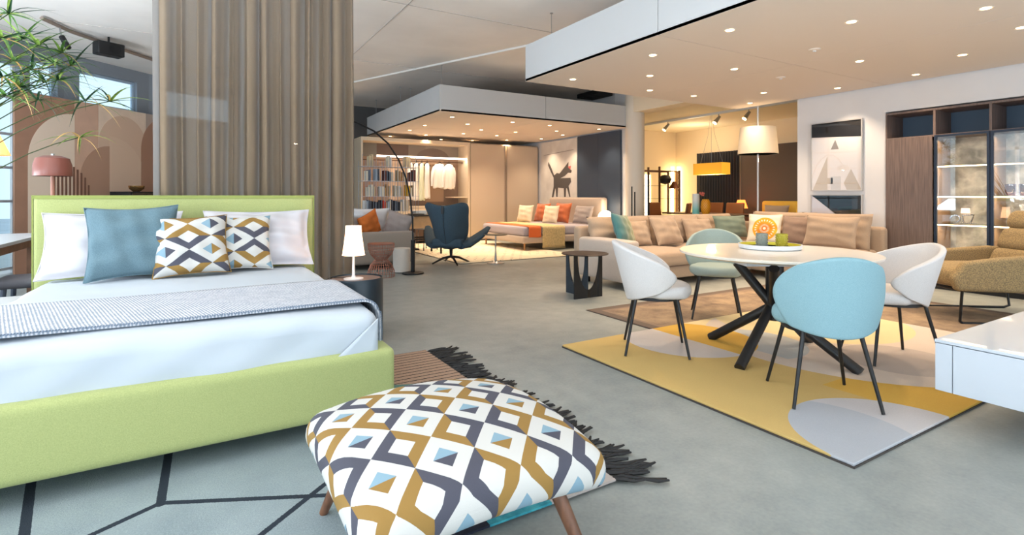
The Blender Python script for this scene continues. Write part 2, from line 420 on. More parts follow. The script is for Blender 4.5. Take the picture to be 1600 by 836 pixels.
for (y, lb, m, r, h) in ((2.26,'pink glass tumbler, left of the dark ones on the lit shelf',m_amber,.05,.13),(2.14,'pink glass tumbler just left of the big dark bowl',m_amber,.05,.13),(1.99,'wide dark smoked glass bowl on the lit shelf',m_smoke,.085,.2),(1.84,'dark smoked glass vase at the right edge of the lit shelf',m_smoke,.06,.2)):
    t,_ = vessel('glass_vessel', lb, 'glass', [(.001,.006),(r*.7,.0),(r,.03),(r,h),(r*.94,h),(r*.94,.04),(.001,.02)], m, (X,y,1.155), group='glass vessels in the wall unit')
    B().lathe([(r*.66,0),(r*.66,.014),(.001,.014)],16).build('base', mat('gold_base',(210,160,80),.3,metal=.8), t)
t = thing('figure_lamp','small table lamp with curly chrome figure base on the lower lit shelf','lamp',(7.98,2.66,.81))
B().tube([(0,.1+.05*math.cos(a/8*2*PI),.06+.045*math.sin(a/8*2*PI)) for a in range(7)],.009,6).tube([(0,.02,.02),(0,.03,.1),(0,-.03,.11),(0,-.08,.11),(0,-.05,.02)],.009,6).tube([(0,-.11,.01),(0,.12,.01)],.01,6).build('figure_base', mat('chrome',(225,225,230),.1,metal=1), t)
B().lathe([(.045,.13),(.04,.19),(.001,.19)],16).build('lamp_shade', mat('glow_shade',(255,214,190),.6,emit=1.2), t)
t,_ = vessel('vase','white flared vase on the lower lit shelf of the wall unit','vase',[(.001,0),(.03,0),(.03,.02),(.075,.24),(.07,.24),(.02,.03),(.001,.02)],mat('white_ceramic',(240,240,240),.2),(7.98,2.1,.81))

# posters: two framed glazed prints, one over the other
def poster(label, z0, z1, shapes, base):
    y0, y1 = 3.74, 4.45; t = thing('framed_poster', label, 'picture', (7.85,(y0+y1)/2,z0)); w2 = (y1-y0)/2; h = z1-z0
    fr = B()
    for (a,b,c,d) in ((-w2,-w2+.014,0,h),(w2-.014,w2,0,h),(-w2+.014,w2-.014,0,.014),(-w2+.014,w2-.014,h-.014,h)): fr.box(-.03,0,a,b,c,d)
    fr.build('frame', mat('brushed_silver_frame',(200,196,192),.4,metal=.6), t)
    bk = B().box(-.014,-.001,-w2+.01,w2-.01,.01,h-.01).build('print', base, t)
    for poly, col in shapes:      # poly in 0..1 seen from the room, left to right
        B().prism([(w2-.014-u*(2*w2-.028), .014+v*(h-.028)) for u,v in poly], lambda a_,b_,t_: (t_,a_,b_), -.0155, -.0138).build('print_shape', mat('print_%d_%d_%d' % col, col, .7), bk)
    B().box(-.022,-.019,-w2+.012,w2-.012,.012,h-.012).build('pane', thin_glass('picture_glass',(255,255,255),.0), t)
paper = mat('print_paper',(236,228,224),.7)
poster('framed print of a large beige letter shape under a black band, hung above another', 1.22, 2.22,
  [([(0,.8),(1,.76),(1,1),(0,1)],(24,22,24)), ([(.4,.6),(.49,.74),(.56,.6)],(150,138,128)), ([(.02,.0),(.33,.5),(.33,.18),(.44,.18),(.44,.09),(.33,.09),(.33,0)],(204,190,174)), ([(1,0),(.72,0),(.66,.1),(.8,.3)],(204,190,174)), ([(.4,.0),(.6,.0),(.6,.2),(.4,.2)],(214,208,204))], paper)
poster('framed black and white angular print, the lower of the two on the white wall', .17, 1.17,
  [([(0,1),(1,1),(1,.0),(0,0),(0,.05),(.9,.5)],(22,20,22)), ([(0,.98),(.55,.72),(.0,.55)],(214,208,212)),([(0,.99),(.28,.99),(.28,.86)],(150,128,112)), ([(.3,.99),(.82,.99),(.82,.78),(.4,.82)],(36,92,112)), ([(.55,.78),(.82,.8),(.82,.85),(.55,.83)],(20,104,84)), ([(.74,.36),(.99,.48),(.74,.58)],(196,160,132))], paper)

# ------------------------------------------------------------------ HEAD WALL PANEL + DOG PAINTING + far wardrobe
t = thing('wall_panel','tall dark blue wall panel behind the far bed, beside the dog painting','panel',(8.0,0,0)); B().box(-.03,.018,8.72,9.47,0,2.6).build('panel_board', mat('dark_blue_panel',(52,66,84),.55), t); B().box(-.03,.018,9.475,10.24,0,2.6).build('panel_board', MATS['dark_blue_panel'], t)
def plaster_fn():
    n = enoise(3, 8); return emix((n*1.6-.4).max(0.).min(1.), (196,190,184), (226,222,216))
t = thing('dog_painting','large pale canvas painting of a grey howling dog above the far bed','picture',(8.0,0,0))
cv = B().box(-.03,.018,10.26,11.82,.3,2.58).build('canvas', mat('canvas_ground', rough=.8, fn=plaster_fn), t)
def flat(poly, col, nm, d=-.0305, th=.004):
    B().prism(poly, lambda a_,b_,t_: (t_,a_,b_), d-th, d+.001).build(nm, mat('paint_%d_%d_%d' % col, col, .8), cv)
flat([(11.48,2.05),(11.36,1.9),(11.22,1.68),(11.1,1.74),(10.98,1.72),(10.6,2.0),(10.62,1.86),(10.47,1.78),(10.5,1.72),(10.62,1.73),(10.75,1.66),(10.95,1.6),(10.52,1.6),(10.5,1.5),(10.6,1.4),(10.52,1.12),(10.56,1.12),(10.66,1.34),(10.7,1.34),(10.72,1.12),(10.78,1.12),(10.8,1.34),(11.05,1.36),(11.07,1.12),(11.12,1.12),(11.16,1.36),(11.3,1.0),(11.36,1.0),(11.24,1.4),(11.24,1.62),(11.4,1.82),(11.5,1.96)],(84,78,76),'dog_shape')
flat([(10.62,1.88),(10.5,1.9),(10.52,1.8)],(196,96,90),'mouth_shape',d=-.034)
flat([(11.7,2.24),(10.4,2.3),(10.4,2.285),(11.7,2.225)],(150,142,138),'brush_line')

m_beige = mat('beige_lacquer',(200,180,156),.5)
t = thing('sliding_wardrobe','tall beige sliding door wardrobe in the far corner','wardrobe',(0,12.0,0))
B().box(5.92,7.98,.03,.65,0,2.5).build('body', mat('beige_carcass',(170,150,128),.6), t)
for (x0,x1) in ((5.93,6.94),(6.975,7.97)):
    d = B().box(x0,x1,-.01,.028,.04,2.47).build('door', m_beige, t, bevel=.003); B().box(x1-.03 if x0<6 else x0,x1 if x0<6 else x0+.03,-.022,-.008,.04,2.47).build('handle', mat('bronze_profile',(176,158,138),.5,metal=.2), d)
B().box(5.92,7.98,-.005,.03,0,.035).build('plinth', m_darkgrey, t)

t = thing('walk_in_closet','open walk-in closet frame with lit rail, arch pattern back and shelves','closet',(0,12.0,0))
m_clo = mat('closet_cream',(214,196,170),.6)
B().box(3.17,3.21,0,.62,0,2.5).build('side_panel', m_clo, t); B().box(5.86,5.915,0,.62,0,2.5).build('side_panel', m_clo, t)
B().box(3.21,5.86,0,.62,2.42,2.5).build('top_panel', m_clo, t)
bp = B().box(3.21,5.86,.6,.62,0,2.42).build('back_panel', mat('closet_back',(150,124,104),.7), t)
def bk(poly, col, nm='print_shape', d=.598): B().prism(poly, lambda a_,b_,t_: (a_,t_,b_), d-.004, d+.003).build(nm, mat('print_%d_%d_%d' % col, col, .7), bp)
bk([(3.21,2.1),(3.7,2.1),(3.7,2.42),(3.21,2.42)],(120,118,112)); bk([(3.7,2.1),(4.5,2.1),(4.5,2.42),(3.7,2.42)],(100,82,72)); bk([(4.5,2.1),(4.95,2.1),(4.95,2.42),(4.5,2.42)],(128,116,104)); bk([(4.95,2.1),(5.86,2.1),(5.86,2.42),(4.95,2.42)],(140,128,114))
bk([(4.95,1.0),(5.45,1.0),(5.45,2.05),(4.95,2.05)],(196,164,134)); bk([(4.0,1.05),(4.95,1.05),(4.95,2.05),(4.0,2.05)],(206,176,146))
bk([(5.15+.45*math.cos(a*PI/12),2.1+.26*math.sin(a*PI/12)) for a in range(13)],(112,98,88),d=.593)
B().box(3.21,5.86,.02,.6,.86,.9).build('drawer_top', m_clo, t)
for k in range(3):
    x0 = 3.22+k*.78; B().box(x0,x0+.76,.0,.02,.48,.85).build('drawer', m_clo, t, bevel=.003)
B().box(3.21,5.54,.1,.6,.05,.47).build('slatted_base', mat('dark_slats',(92,70,58),.6), t)
for z in (1.1,.86,.6,.3): B().box(5.5,5.86,.03,.6,z,z+.03).build('shelf', m_clo, t)
B().box(3.55,5.86,.06,.12,2.06,2.1).build('light_rail', mat('led_rail',(255,226,200),.5,emit=5), t)
B().tube([(3.21,.3,2.0),(5.86,.3,2.0)],.013,8).build('hanging_rail', mat('bronze_tube',(96,74,62),.4,metal=.7), t)
l = bpy.data.lights.new('closet_light','AREA'); l.shape='RECTANGLE'; l.size=2.3; l.size_y=.05; l.energy=8; l.color=(1,.84,.68)
o = bpy.data.objects.new('closet_light', l); C.objects.link(o); o.location=(4.7,.09,2.05); o.parent=t; o.rotation_euler=(.35,0,0)
# garments
m_shirt = mat('white_cotton',(240,232,222),.8,bump=.1,bscale=60)
def garment(label, x, length, wid, col_m, rz, sleeves, group):
    t = thing('shirt', label, 'shirt', (x,12.3,1.985), rz, group)
    B().tube([(0,0,.015),(.012,0,.03),(0,0,.045),(-.02,0,.03)],.004,5).tube([(0,0,-.0),(0,0,.02)],.004,5).tube([(-.2,0,-.085),(-.08,0,-.03),(0,0,0),(.08,0,-.03),(.2,0,-.085)],.01,6).build('hanger', m_blackm, t)
    def f(u, v):
        a = 2*PI*u; s = v
        if v < .12: w = .055+(wid-.055)*math.sin(v/.12*PI/2); z = -.03-.07*(v/.12)**1.6
        else: w = wid*(1+.10*(v-.12)); z = -.1-(length-.1)*(v-.12)/.88
        z -= .0; return (w*math.cos(a), (.035+.03*v)*math.sin(a)+.012*math.sin(a*7+3*v)*v, z+.012*math.sin(a*5)*(v>.95))
    B().grid(f, 44, 18, True).build('body', col_m, t, angle=80, solid=.003)
    if sleeves:
        for s in (-1,1): B().tube([(s*wid*.92,0,-.12),(s*(wid+.035),.0,-.25),(s*(wid+.05),.01,-.42),(s*(wid+.045),.015,-length*.93)],[.05,.048,.04,.032],10,flat=.6).build('sleeve', col_m, t)
g = 'white garments on the closet rail'
mg = mat('pale_green_trim_cotton',(222,222,190),.8)
garment('long white garment, leftmost on the closet rail', 4.44, .93, .12, m_shirt, .7, False, g)
garment('long white garment, second from left on the closet rail', 4.6, .95, .11, m_shirt, .8, False, g)
garment('long cream green garment, third from left on the closet rail', 4.74, .95, .1, mg, .8, False, g)
garment('long cream garment, fourth from left on the closet rail', 4.88, .9, .1, m_shirt, .8, False, g)
garment('white long sleeved shirt facing the room, left of the pair', 5.22, .64, .2, m_shirt, .3, True, g)
garment('white long sleeved shirt facing the room, right of the pair', 5.47, .66, .17, m_shirt, .45, True, g)

# ------------------------------------------------------------------ MURAL along the left facade
MA = Vector((-2.2,10.28)); MD = Vector((1.36,1.61)).normalized(); MN = Vector((MD.y,-MD.x))
def mp(u, z, t): p = MA+MD*u+MN*t; return (p.x,p.y,z)
t = thing('mural_screen','beige and brown mural screen of arches standing along the curved left wall','screen',(0,0,0))
cols = [(-.12,.76,(168,128,106)),(.76,1.17,(206,170,148)),(1.17,2.11,(226,204,184)),(2.11,2.9,(176,160,150))]
for i,(u0,u1,c) in enumerate(cols):
    B().prism([(u0+.002,.0),(u1-.002,.0),(u1-.002,2.68),(u0+.002,2.68)], lambda a_,b_,t_: mp(a_,b_,t_), -.03, 0).build('mural_panel', mat('mural_%d' % i, c, .75, var=.03, vscale=5), t)
def arch(c, r, z, a0, a1, u0, u1, col, d, n=18):
    """arch field: arc of radius r round (c,z) between angles, then straight down"""
    pts = [(c+r*math.cos(a0+(a1-a0)*k/n), z+r*1.08*math.sin(a0+(a1-a0)*k/n)) for k in range(n+1)]
    pts += [(u0,0.0),(u1,0.0)]
    B().prism(pts, lambda a_,b_,t_: mp(a_,b_,t_), .0005, d).build('mural_arch', mat('mural_c%d_%d_%d' % col, col, .75), t)
arch(.76,.7,1.7,PI/2,PI,.06,.76,(232,212,192),.003)
arch(1.64,.47,2.05,0,PI,1.17,2.11,(212,182,158),.003)
arch(1.37,.52,1.44,PI/2,PI,.85,1.37,(178,142,120),.005)
arch(1.37,.72,1.4,0,PI/2,1.37,2.09,(216,188,164),.005)
arch(2.62,.62,2.0,PI*.45,PI*.98,2.0,2.7,(166,126,104),.006)
for k in range(10):
    u = .42+k*.062; h = 1.44+.5*math.sqrt(max(0,1-((u-.42)/.58)**2))-.33
    if h > 1.1: B().prism([(u,0),(u+.026,0),(u+.026,h+.08),(u,h+.08)], lambda a_,b_,t_: mp(a_,b_,t_), .0005,.012).build('mural_slat', mat('slat_brown',(120,84,68),.7), t)
# black cabinet with a brass bowl in front of it
cx, cy = mp(1.72,0,.45)[:2]; ang = math.atan2(MD.y, MD.x)
t = thing('bar_cabinet','black cabinet seen just over the headboard in front of the mural','cabinet',(cx,cy,0),ang)
B().box(-.58,.58,-.2,.2,.06,1.22).build('body', m_blackm, t, bevel=.004)
for k in range(4): B().box(-.57+k*.287,-.29+k*.287,-.225,-.2,.08,1.2).build('door', mat('dark_glossy',(34,28,28),.2), t, bevel=.003)
for x_ in (-.5,.5):
    for y_ in (-.15,.15): B().box(x_-.02,x_+.02,y_-.02,y_+.02,0,.06).build('leg', m_blackm, t)
t = thing('brass_bowl','shiny brass bowl on the black cabinet behind the headboard','bowl',(cx-.17,cy-.2,1.222)); B().lathe([(.001,.0),(.05,0),(.11,.05),(.12,.1),(.112,.1),(.1,.05),(.001,.012)],24).build('bowl', mat('brass',(220,170,110),.25,metal=.9), t)

# ------------------------------------------------------------------ FIRST BED
def weave(c1, c2, s=420):
    def f():
        x, y, z = coords(); n = enoise(s, 2)
        return emix((n*1.8-.4).max(0.).min(1.), c1, c2)
    return f
m_green = mat('lime_linen', rough=.85, fn=weave((160,168,106),(184,190,126),260), bump=.12, bscale=420, sheen=.1)
m_sheet = mat('white_percale',(192,200,208),.8,bump=.12,bscale=9)
bed = thing('double_bed','large lime green upholstered double bed with white sheets','bed',(0,0,0))
B().soft(-.06,3.62,.25,1.8,2.18,.3,.035,n=3,seg=12).build('bed_frame', m_green, bed, angle=70)
for x in (-.85,.73):
    for y in (2.7,4.55): B().box(x-.03,x+.03,y-.03,y+.03,0,.11).build('leg', m_blackm, bed)
hb = B().soft(-.06,4.755,.6,1.8,.13,1.1,.03,n=3,seg=14,puff=0).build('headboard', m_green, bed, angle=70)
B().box(-.955,.835,4.686,4.694,1.13,1.15).box(-.965,.845,4.688,4.70,1.148,1.153).build('top_seam', mat('lime_seam',(150,160,86),.8), hb)
B().box(-.966,-.958,4.70,4.71,.1,1.15).box(.838,.846,4.70,4.71,.1,1.15).build('side_seam', MATS['lime_seam'], hb)
def sheet_top(u, v):
    pass
mt = B().soft(-.06,3.61,.44,1.66,2.08,.30,.07,puff=.012,n=5,seg=44)
rr = random.Random(3)
def wob(p):
    x,y,z = p
    w = .004*math.sin(x*9+y*4)+.003*math.sin(x*3.1-y*11)+.003*math.sin(y*17+x*5)
    if y < 2.7: y += w-.012*math.sin((z-.3)*10)*math.sin(x*2.2+1)+.005*math.sin(x*7+z*26)*math.sin(x*3+1)+.003*math.sin(x*19-z*30+2)
    return (x, y, z+w*.6)
mt.v = [wob(p) for p in mt.v]
mt.build('mattress_in_sheet', m_sheet, bed, angle=75)
# hospital corner fold of the sheet at the foot
B().grid(lambda u,v: (.755-.30*(1-v)*u*1.0-.0*v, 2.556-.006*u-.003, .30+.25*v), 6, 8).build('sheet_fold', m_sheet, bed, solid=.006, angle=60)
# blanket
def herring():
    x, y, z = coords(); n = enoise(55, 3); n2 = enoise(13,4)
    p = (x+y*.25+n*.006)/.0135
    s = (p*(2*PI)).sin()
    f = (s*.9+.45+(n2-.5)*1.6+(n-.5)*2.4).max(0.).min(1.)
    return emix(f, (146,156,170), (216,216,220))
m_blank = mat('woven_blanket', rough=.9, fn=herring, bump=.25, bscale=260)
bl = thing('blanket','grey and white woven blanket laid across the foot of the big bed','blanket',(0,0,0))
def bf(u, v):
    y = 2.70+.76*v+.012*math.sin(u*5+1)*(1-v)
    L0 = 1.69; s = u*(L0+.21)
    if s < .05: x, z = -.9-.0, .55+s*.9
    x = -.9+s; z = .607+.006*math.sin(y*9+x*4)*.5
    if s > L0-.06:
        k = s-(L0-.06); a = min(k/.06, PI/2); 
        x = -.9+L0-.06+.06*math.sin(a); z = .607-.06*(1-math.cos(a))
        if k > .06*PI/2: z -= (k-.06*PI/2); x += .012*math.sin((k)*9)+.02*(k-.06)
    return (x, y-.03*max(0,s-L0), z)
B().grid(bf, 90, 16).build('blanket_cloth', m_blank, bl, solid=.010, offset=1, angle=80)
def edge(v):
    e = B()
    for i in range(200):
        u = (i+.5)/200; p = Vector(bf(u,v)); q = Vector(bf(min(1,u+.002),v)); t_ = (q-p).normalized()
        d = Vector((0,1 if v>0 else 1,0)); 
        y0, y1 = (p.y-.008, p.y+.016) if v == 0 else (p.y-.016, p.y+.008)
        nrm = Vector((t_.z*-1,0,t_.x)); h = .0035; a_ = p+nrm*.0105; b_ = p+nrm*(.0105+h)
        w = t_*.0027
        vs = [(*(a_-w).xz,)]; 
        P8 = []
        for yy in (y0,y1):
            for base in (a_,b_):
                for sg in (-1,1):
                    c_ = base+w*sg; P8.append((c_.x, yy, c_.z))
        e.add(P8, [(0,1,3,2),(4,6,7,5),(0,4,5,1),(2,3,7,6),(0,2,6,4),(1,5,7,3)])
    return e
e = edge(0).build('whip_stitching', mat('slate_thread',(120,136,156),.8), bl); e['kind'] = 'stuff'

# pillows -------------------------------------------------
def pillow(w, h, th, flange=0, pinch=.07, n=26, wr=.006, seed=0, k=.5):
    """standing pillow, face towards -Y, base at z=0"""
    b = B(); rn = random.Random(seed); ph = [rn.uniform(0,6) for _ in range(6)]
    def f(sgn):
        def g(u, v):
            a, c = 2*u-1, 2*v-1
            px = a*(w/2)*(1-pinch*(1-c*c)); pz = c*(h/2)*(1-pinch*(1-a*a))
            aa, cc = min(1,abs(a)/(1-flange)), min(1,abs(c)/(1-flange))
            t = th/2*(max(0,1-aa**2.4)*max(0,1-cc**2.4))**k
            wv = wr*math.sin(a*4+c*5+ph[0])*math.sin(a*7-c*3+ph[1])+wr*.6*math.sin(c*11+a*2+ph[2])
            edge_ = 1 if max(abs(a),abs(c)) < 1 else 0
            return (px, sgn*(t+.004*edge_)+wv*(1 if t>0.002 else .4), pz+h/2)
        return g
    b.grid(f(-1), n, n); b.grid(f(1), n, n)
    return b
def put_pillow(name, label, m, w, h, th, loc, rz=0, tilt=.25, group=None, cat='pillow', roll=0, uv=False, piping=None, **kw):
    t = thing(name, label, cat, loc, group=group); t.rotation_euler = (-tilt, roll, rz)
    b = pillow(w,h,th,**kw)
    if uv: b.uv = lambda co: (co.x, co.z)
    o = b.build('cover', m, t, angle=80)
    z = kw.get('pinch',.07)
    pts = []
    N = 14
    for s in range(4):
        for i in range(N):
            a = -1+2*i/N; c = -1
            if s == 0: A_,C_ = a,-1
            elif s == 1: A_,C_ = 1,a
            elif s == 2: A_,C_ = -a,1
            else: A_,C_ = -1,-a
            pts.append((A_*(w/2)*(1-z*(1-C_*C_)), 0, C_*(h/2)*(1-z*(1-A_*A_))+h/2))
    pts.append(pts[0]); B().tube(pts, .0035, 5, cap=False).build('seam_piping', m, t)
    return t
m_case = mat('white_pillowcase',(204,201,206),.8,bump=.15,bscale=14)
m_teal = mat('teal_blue_cloth', rough=.9, fn=weave((80,106,118),(112,138,148),300), bump=.2, bscale=500)
CR=(204,202,197); GY=(74,74,86); BR=(148,114,56); BL=(132,162,178)
def geo(px, py, pa, pb, off=(0,0), swap=False):
    """diamond lattice print; px along the long diagonal (half size pa), py along the short one"""
    def f():
        tc = E.nt.nodes.new('ShaderNodeTexCoord'); sp = E.nt.nodes.new('ShaderNodeSeparateXYZ')
        E.nt.links.new(tc.outputs['UV'], sp.inputs[0]); U = E(sp.outputs[0]); V = E(sp.outputs[1])
        p = (U-off[0])/pa; q = (V-off[1])/pb
        u = (p+q)/2; v = (p-q)/2
        ui, vi = u.rnd(), v.rnd(); du, dv = u-ui, v-vi
        m = (du.abs()).max(dv.abs())*2
        dp = du+dv; dq = du-dv
        B_ = (ui+vi).odd(); alt = ui.odd() if False else ((ui+vi)/2).flo().odd()
        # colour alternation: checkerboard over cells of the same family
        alt = E.op('MODULO', ui.odd()+0.0, 2.0)
        right = emix(alt, BR, GY)
        small = emix(dp.gt(0.0), BL, right)
        A = emix(m.gt(.42), small, CR)
        top = dq.gt(0.0)
        sel = E.op('ABSOLUTE', top-alt)
        ring = emix(sel, GY, BR)
        Bc = emix(m.gt(.46), CR, ring)
        return emix(B_, A, Bc)
    return f
m_geo = mat('diamond_print_cotton', rough=.85, fn=geo(0,0,.134,.094,(.115,.16)), bump=.1, bscale=500)
m_geo2 = mat('diamond_print_cotton_second', rough=.85, fn=geo(0,0,.134,.094,(-.04,.03)), bump=.1, bscale=500)
gp = 'pillows on the big green bed'
put_pillow('pillow','white flanged pillow at the left end of the lime headboard',m_case,.80,.48,.2,(-.5,4.42,.605),tilt=.46,flange=.08,pinch=.085,seed=1,group=gp,n=40,wr=.016)
put_pillow('pillow','white flanged pillow at the right end of the lime headboard',m_case,.76,.48,.2,(.41,4.42,.605),tilt=.46,flange=.08,pinch=.085,seed=5,group=gp,n=40,wr=.016)
put_pillow('throw_pillow','square teal blue pillow leaning on the white pillows',m_teal,.52,.50,.17,(-.36,4.22,.608),tilt=.34,rz=.05,roll=-.03,pinch=.10,wr=.012,seed=2,group=gp)
put_pillow('throw_pillow','diamond print pillow beside the teal one, the nearer and larger of two',m_geo,.46,.43,.17,(-.03,4.18,.608),tilt=.38,rz=.06,roll=-.03,pinch=.09,wr=.009,seed=3,group=gp,uv=True)
put_pillow('throw_pillow','diamond print pillow half hidden behind its twin on the bed',m_geo2,.44,.42,.15,(.26,4.30,.608),tilt=.36,rz=.0,pinch=.09,wr=.009,seed=4,group=gp,uv=True)

# curtain -------------------------------------------------
def curtain_mat():
    m = mat('sheer_curtain_linen', fn=weave((120,100,77),(150,128,102),350), rough=.9, translucent=.32, bump=.1, bscale=500)
    nt = m.node_tree; out = nt.nodes['Material Output']; src = out.inputs[0].links[0].from_socket
    t = nt.nodes.new('ShaderNodeBsdfTransparent'); mx = nt.nodes.new('ShaderNodeMixShader'); mx.inputs[0].default_value = .09
    nt.links.new(src, mx.inputs[1]); nt.links.new(t.outputs[0], mx.inputs[2]); nt.links.new(mx.outputs[0], out.inputs[0]); return m
m_curt = curtain_mat()
t = thing('curtain','tall taupe semi sheer curtain hanging in deep folds behind the green headboard','curtain',(0,0,0))
rn = random.Random(11); folds = [0]; 
for i in range(13): folds.append(folds[-1]+rn.uniform(.85,1.15))
def cf(u, v):
    n = 13.0; k = u*n; i = int(min(k,12.999)); ph = 2*PI*k
    x = -.31+1.56*u+.022*math.sin(ph+.9*math.sin(ph*.37))*(.5+.5*v) ; am = .06+.02*math.sin(i*2.3+1)
    y = 4.96+am*math.sin(ph)*(.85+.15*math.sin(v*5+i))+.012*math.sin(2*ph+i)
    return (x+.01*math.sin(v*4+i)*(1-v), y, .015+3.44*v)
B().grid(cf, 300, 10).build('curtain_cloth', m_curt, t, angle=180)
B().box(-.36,1.3,4.94,4.98,3.46,3.5).build('curtain_rail', m_white, t)

# nightstand and lamp -------------------------------------
ns = thing('nightstand','round black drum nightstand between the green bed and the open floor','nightstand',(1.075,4.22,0))
B().lathe([(.205,0),(.208,.01),(.208,.49),(.203,.505),(.198,.505),(.196,.49),(.001,.49)],48).build('drum', mat('petrol_black',(22,40,52),.35), ns)
B().lathe([(.193,.4905),(.193,.494),(.001,.494)],40).build('inset_top', mat('taupe_top',(120,104,98),.5), ns)
t = thing('table_lamp','small white table lamp lit on the black nightstand','lamp',(1.05,4.2,.494))
B().lathe([(.075,0),(.075,.008),(.02,.014),(.012,.03),(.007,.2),(.001,.2)],28).build('base', m_white, t)
m_shade = mat('white_lamp_shade',(255,236,214),.6,emit=2.4,translucent=.5)
B().lathe([(.088,.19),(.084,.195),(.062,.36),(.06,.42),(.055,.42),(.058,.36),(.08,.2)],32).build('shade', m_shade, t)
def bulb(parent, z, power, col=WARM, r=.03, xy=(0,0)):
    l = bpy.data.lights.new('bulb','POINT'); l.energy = power; l.color = col; l.shadow_soft_size = r
    o = bpy.data.objects.new('bulb', l); C.objects.link(o); o.parent = parent; o.location = (xy[0],xy[1],z); return o
bulb(t, .27, 9)
B().tube([(0,.06,.004),(-.08,.1,.004),(-.14,.14,.004),(-.2,.16,-.02)],.0025,5).build('cord', m_black, t)

# ------------------------------------------------------------------ left background: table, stool, nightstand, pendant, dome lamp, plant
tb = thing('dining_table','white topped wooden table at the bright left window','table',(0,0,0))
B().box(-2.35,-1.39,5.2,7.5,.72,.75).build('table_top', m_white, tb, bevel=.004)
B().box(-2.3,-1.44,5.3,7.4,.64,.72).build('apron', mat('brown_wood',(150,110,84),.5,var=.1,vscale=8), tb)
for x in (-2.25,-1.5):
    for y in (5.35,7.35): B().box(x-.04,x+.04,y-.04,y+.04,0,.64).build('leg', MATS['brown_wood'], tb)
st = thing('stool','grey upholstered stool by the left edge of the headboard','stool',(-1.22,5.85,0))
B().soft(0,0,.44,.4,.44,.07,.03,puff=.015).build('seat', mat('grey_leather',(96,96,104),.5), st)
for x in (-.15,.15):
    for y in (-.17,.17): B().tube([(x*.8,y*.8,.41),(x,y,0)],[.02,.014],8).build('leg', mat('blue_grey_leg',(98,108,128),.5), st)
t = thing('low_drawer_unit','low grey box unit at the left of the green bed','nightstand',(-1.28,4.62,0))
B().box(-.22,.22,-.3,.3,.04,.43).build('body', mat('warm_grey_box',(168,162,158),.5), t, bevel=.004); B().box(-.2,.2,-.315,-.3,.06,.41).build('drawer', m_white, t, bevel=.003); B().box(-.235,.235,-.31,.31,.43,.45).build('top', m_white, t, bevel=.003); B().box(-.18,.18,-.25,.25,0,.04).build('plinth', m_blackm, t)
t = thing('pendant_lamp','cream cone pendant lamp with blue stem at the far left edge','lamp',(-1.74,7.05,1.55))
B().lathe([(.14,0),(.135,.005),(.045,.23),(.03,.24),(.026,.235),(.04,.225),(.13,.0)],32).build('shade', mat('cream_orange_shade',(250,214,160),.6,emit=.5,translucent=.4), t)
B().lathe([(.03,.24),(.03,.42),(.02,.44),(.001,.44)],16).build('neck', mat('blue_neck',(58,72,120),.5), t)
B().tube([(0,0,.44),(0,0,1.96)],.004,6).build('cord', m_black, t); bulb(t,.12,6)
t = thing('floor_lamp','lamp with a rust red dome shade behind the lime headboard','lamp',(-1.02,5.6,0))
B().lathe([(.124,1.31),(.126,1.315),(.124,1.40),(.108,1.455),(.06,1.475),(.001,1.477)],48).lathe([(.122,1.31),(.118,1.40),(.1,1.447),(.001,1.465)],48).build('dome_shade', mat('rust_red_enamel',(142,84,72),.35), t)
B().lathe([(.012,1.475),(.012,1.492),(.001,1.494)],12).build('finial', m_steel, t)
B().lathe([(.12,0),(.12,.015),(.014,.02),(.014,1.32),(.001,1.32)],24).build('stand', mat('rust_pole',(176,120,100),.5), t); bulb(t,1.36,8)

# umbrella sedge plant
pl = thing('papyrus_plant','tall umbrella sedge plant with fans of narrow green leaves, top left','plant',(0,0,0))
B().lathe([(.15,0),(.2,.02),(.24,.42),(.25,.45),(.23,.45),(.22,.38),(.001,.38)],32).build('pot', mat('grey_pot',(130,130,132),.7), pl, loc=(-1.85,4.8,0))
m_leafs = [mat('sedge_green',(76,118,50),.5,var=.25,vscale=7), mat('sedge_light',(128,156,70),.5,var=.2,vscale=7), mat('sedge_dark',(38,76,48),.5), mat('sedge_dry',(206,164,96),.6)]
m_stem = mat('sedge_stem',(70,88,50),.5)
def leaf_mesh(L, w, droop, m):
    b = B()
    def f(u, v):
        s = v; ww = w*math.sin(PI*min(1,.12+.88*s)**.7)*(1-s*.35) if s < .99 else .0005
        r = L*s; z = L*(.28*s-droop*s*s)
        return (r, (u-.5)*2*ww, z-abs(u-.5)*ww*1.2)
    b.grid(f, 3, 8); o = b.build('leaf', m, pl, angle=180); me = o.data; bpy.data.objects.remove(o); return me
LM = [leaf_mesh(1, w, d, m) for w,d,m in ((.030,.35,m_leafs[0]),(.026,.75,m_leafs[0]),(.028,.5,m_leafs[1]),(.022,1.0,m_leafs[2]),(.03,.2,m_leafs[2]),(.02,.9,m_leafs[3]))]
UM = [(-1.33,5.8,2.64),(-1.32,5.56,2.38),(-1.32,6.14,2.52),(-1.15,5.81,2.41),(-1.03,5.97,2.4),(-1.27,5.65,2.23),(-1.2,5.84,2.21),(-1.1,6.13,2.33),(-1.13,5.91,2.12),(-1.0,6.19,2.34),(-1.26,5.76,2.04),(-1.31,5.55,2.08),(-1.01,5.73,2.12),(-1.32,5.67,1.95),(-.85,5.86,1.98),(-.65,5.63,1.96),(-.85,5.63,1.64),(-1.18,5.94,1.97)]
rn = random.Random(5)
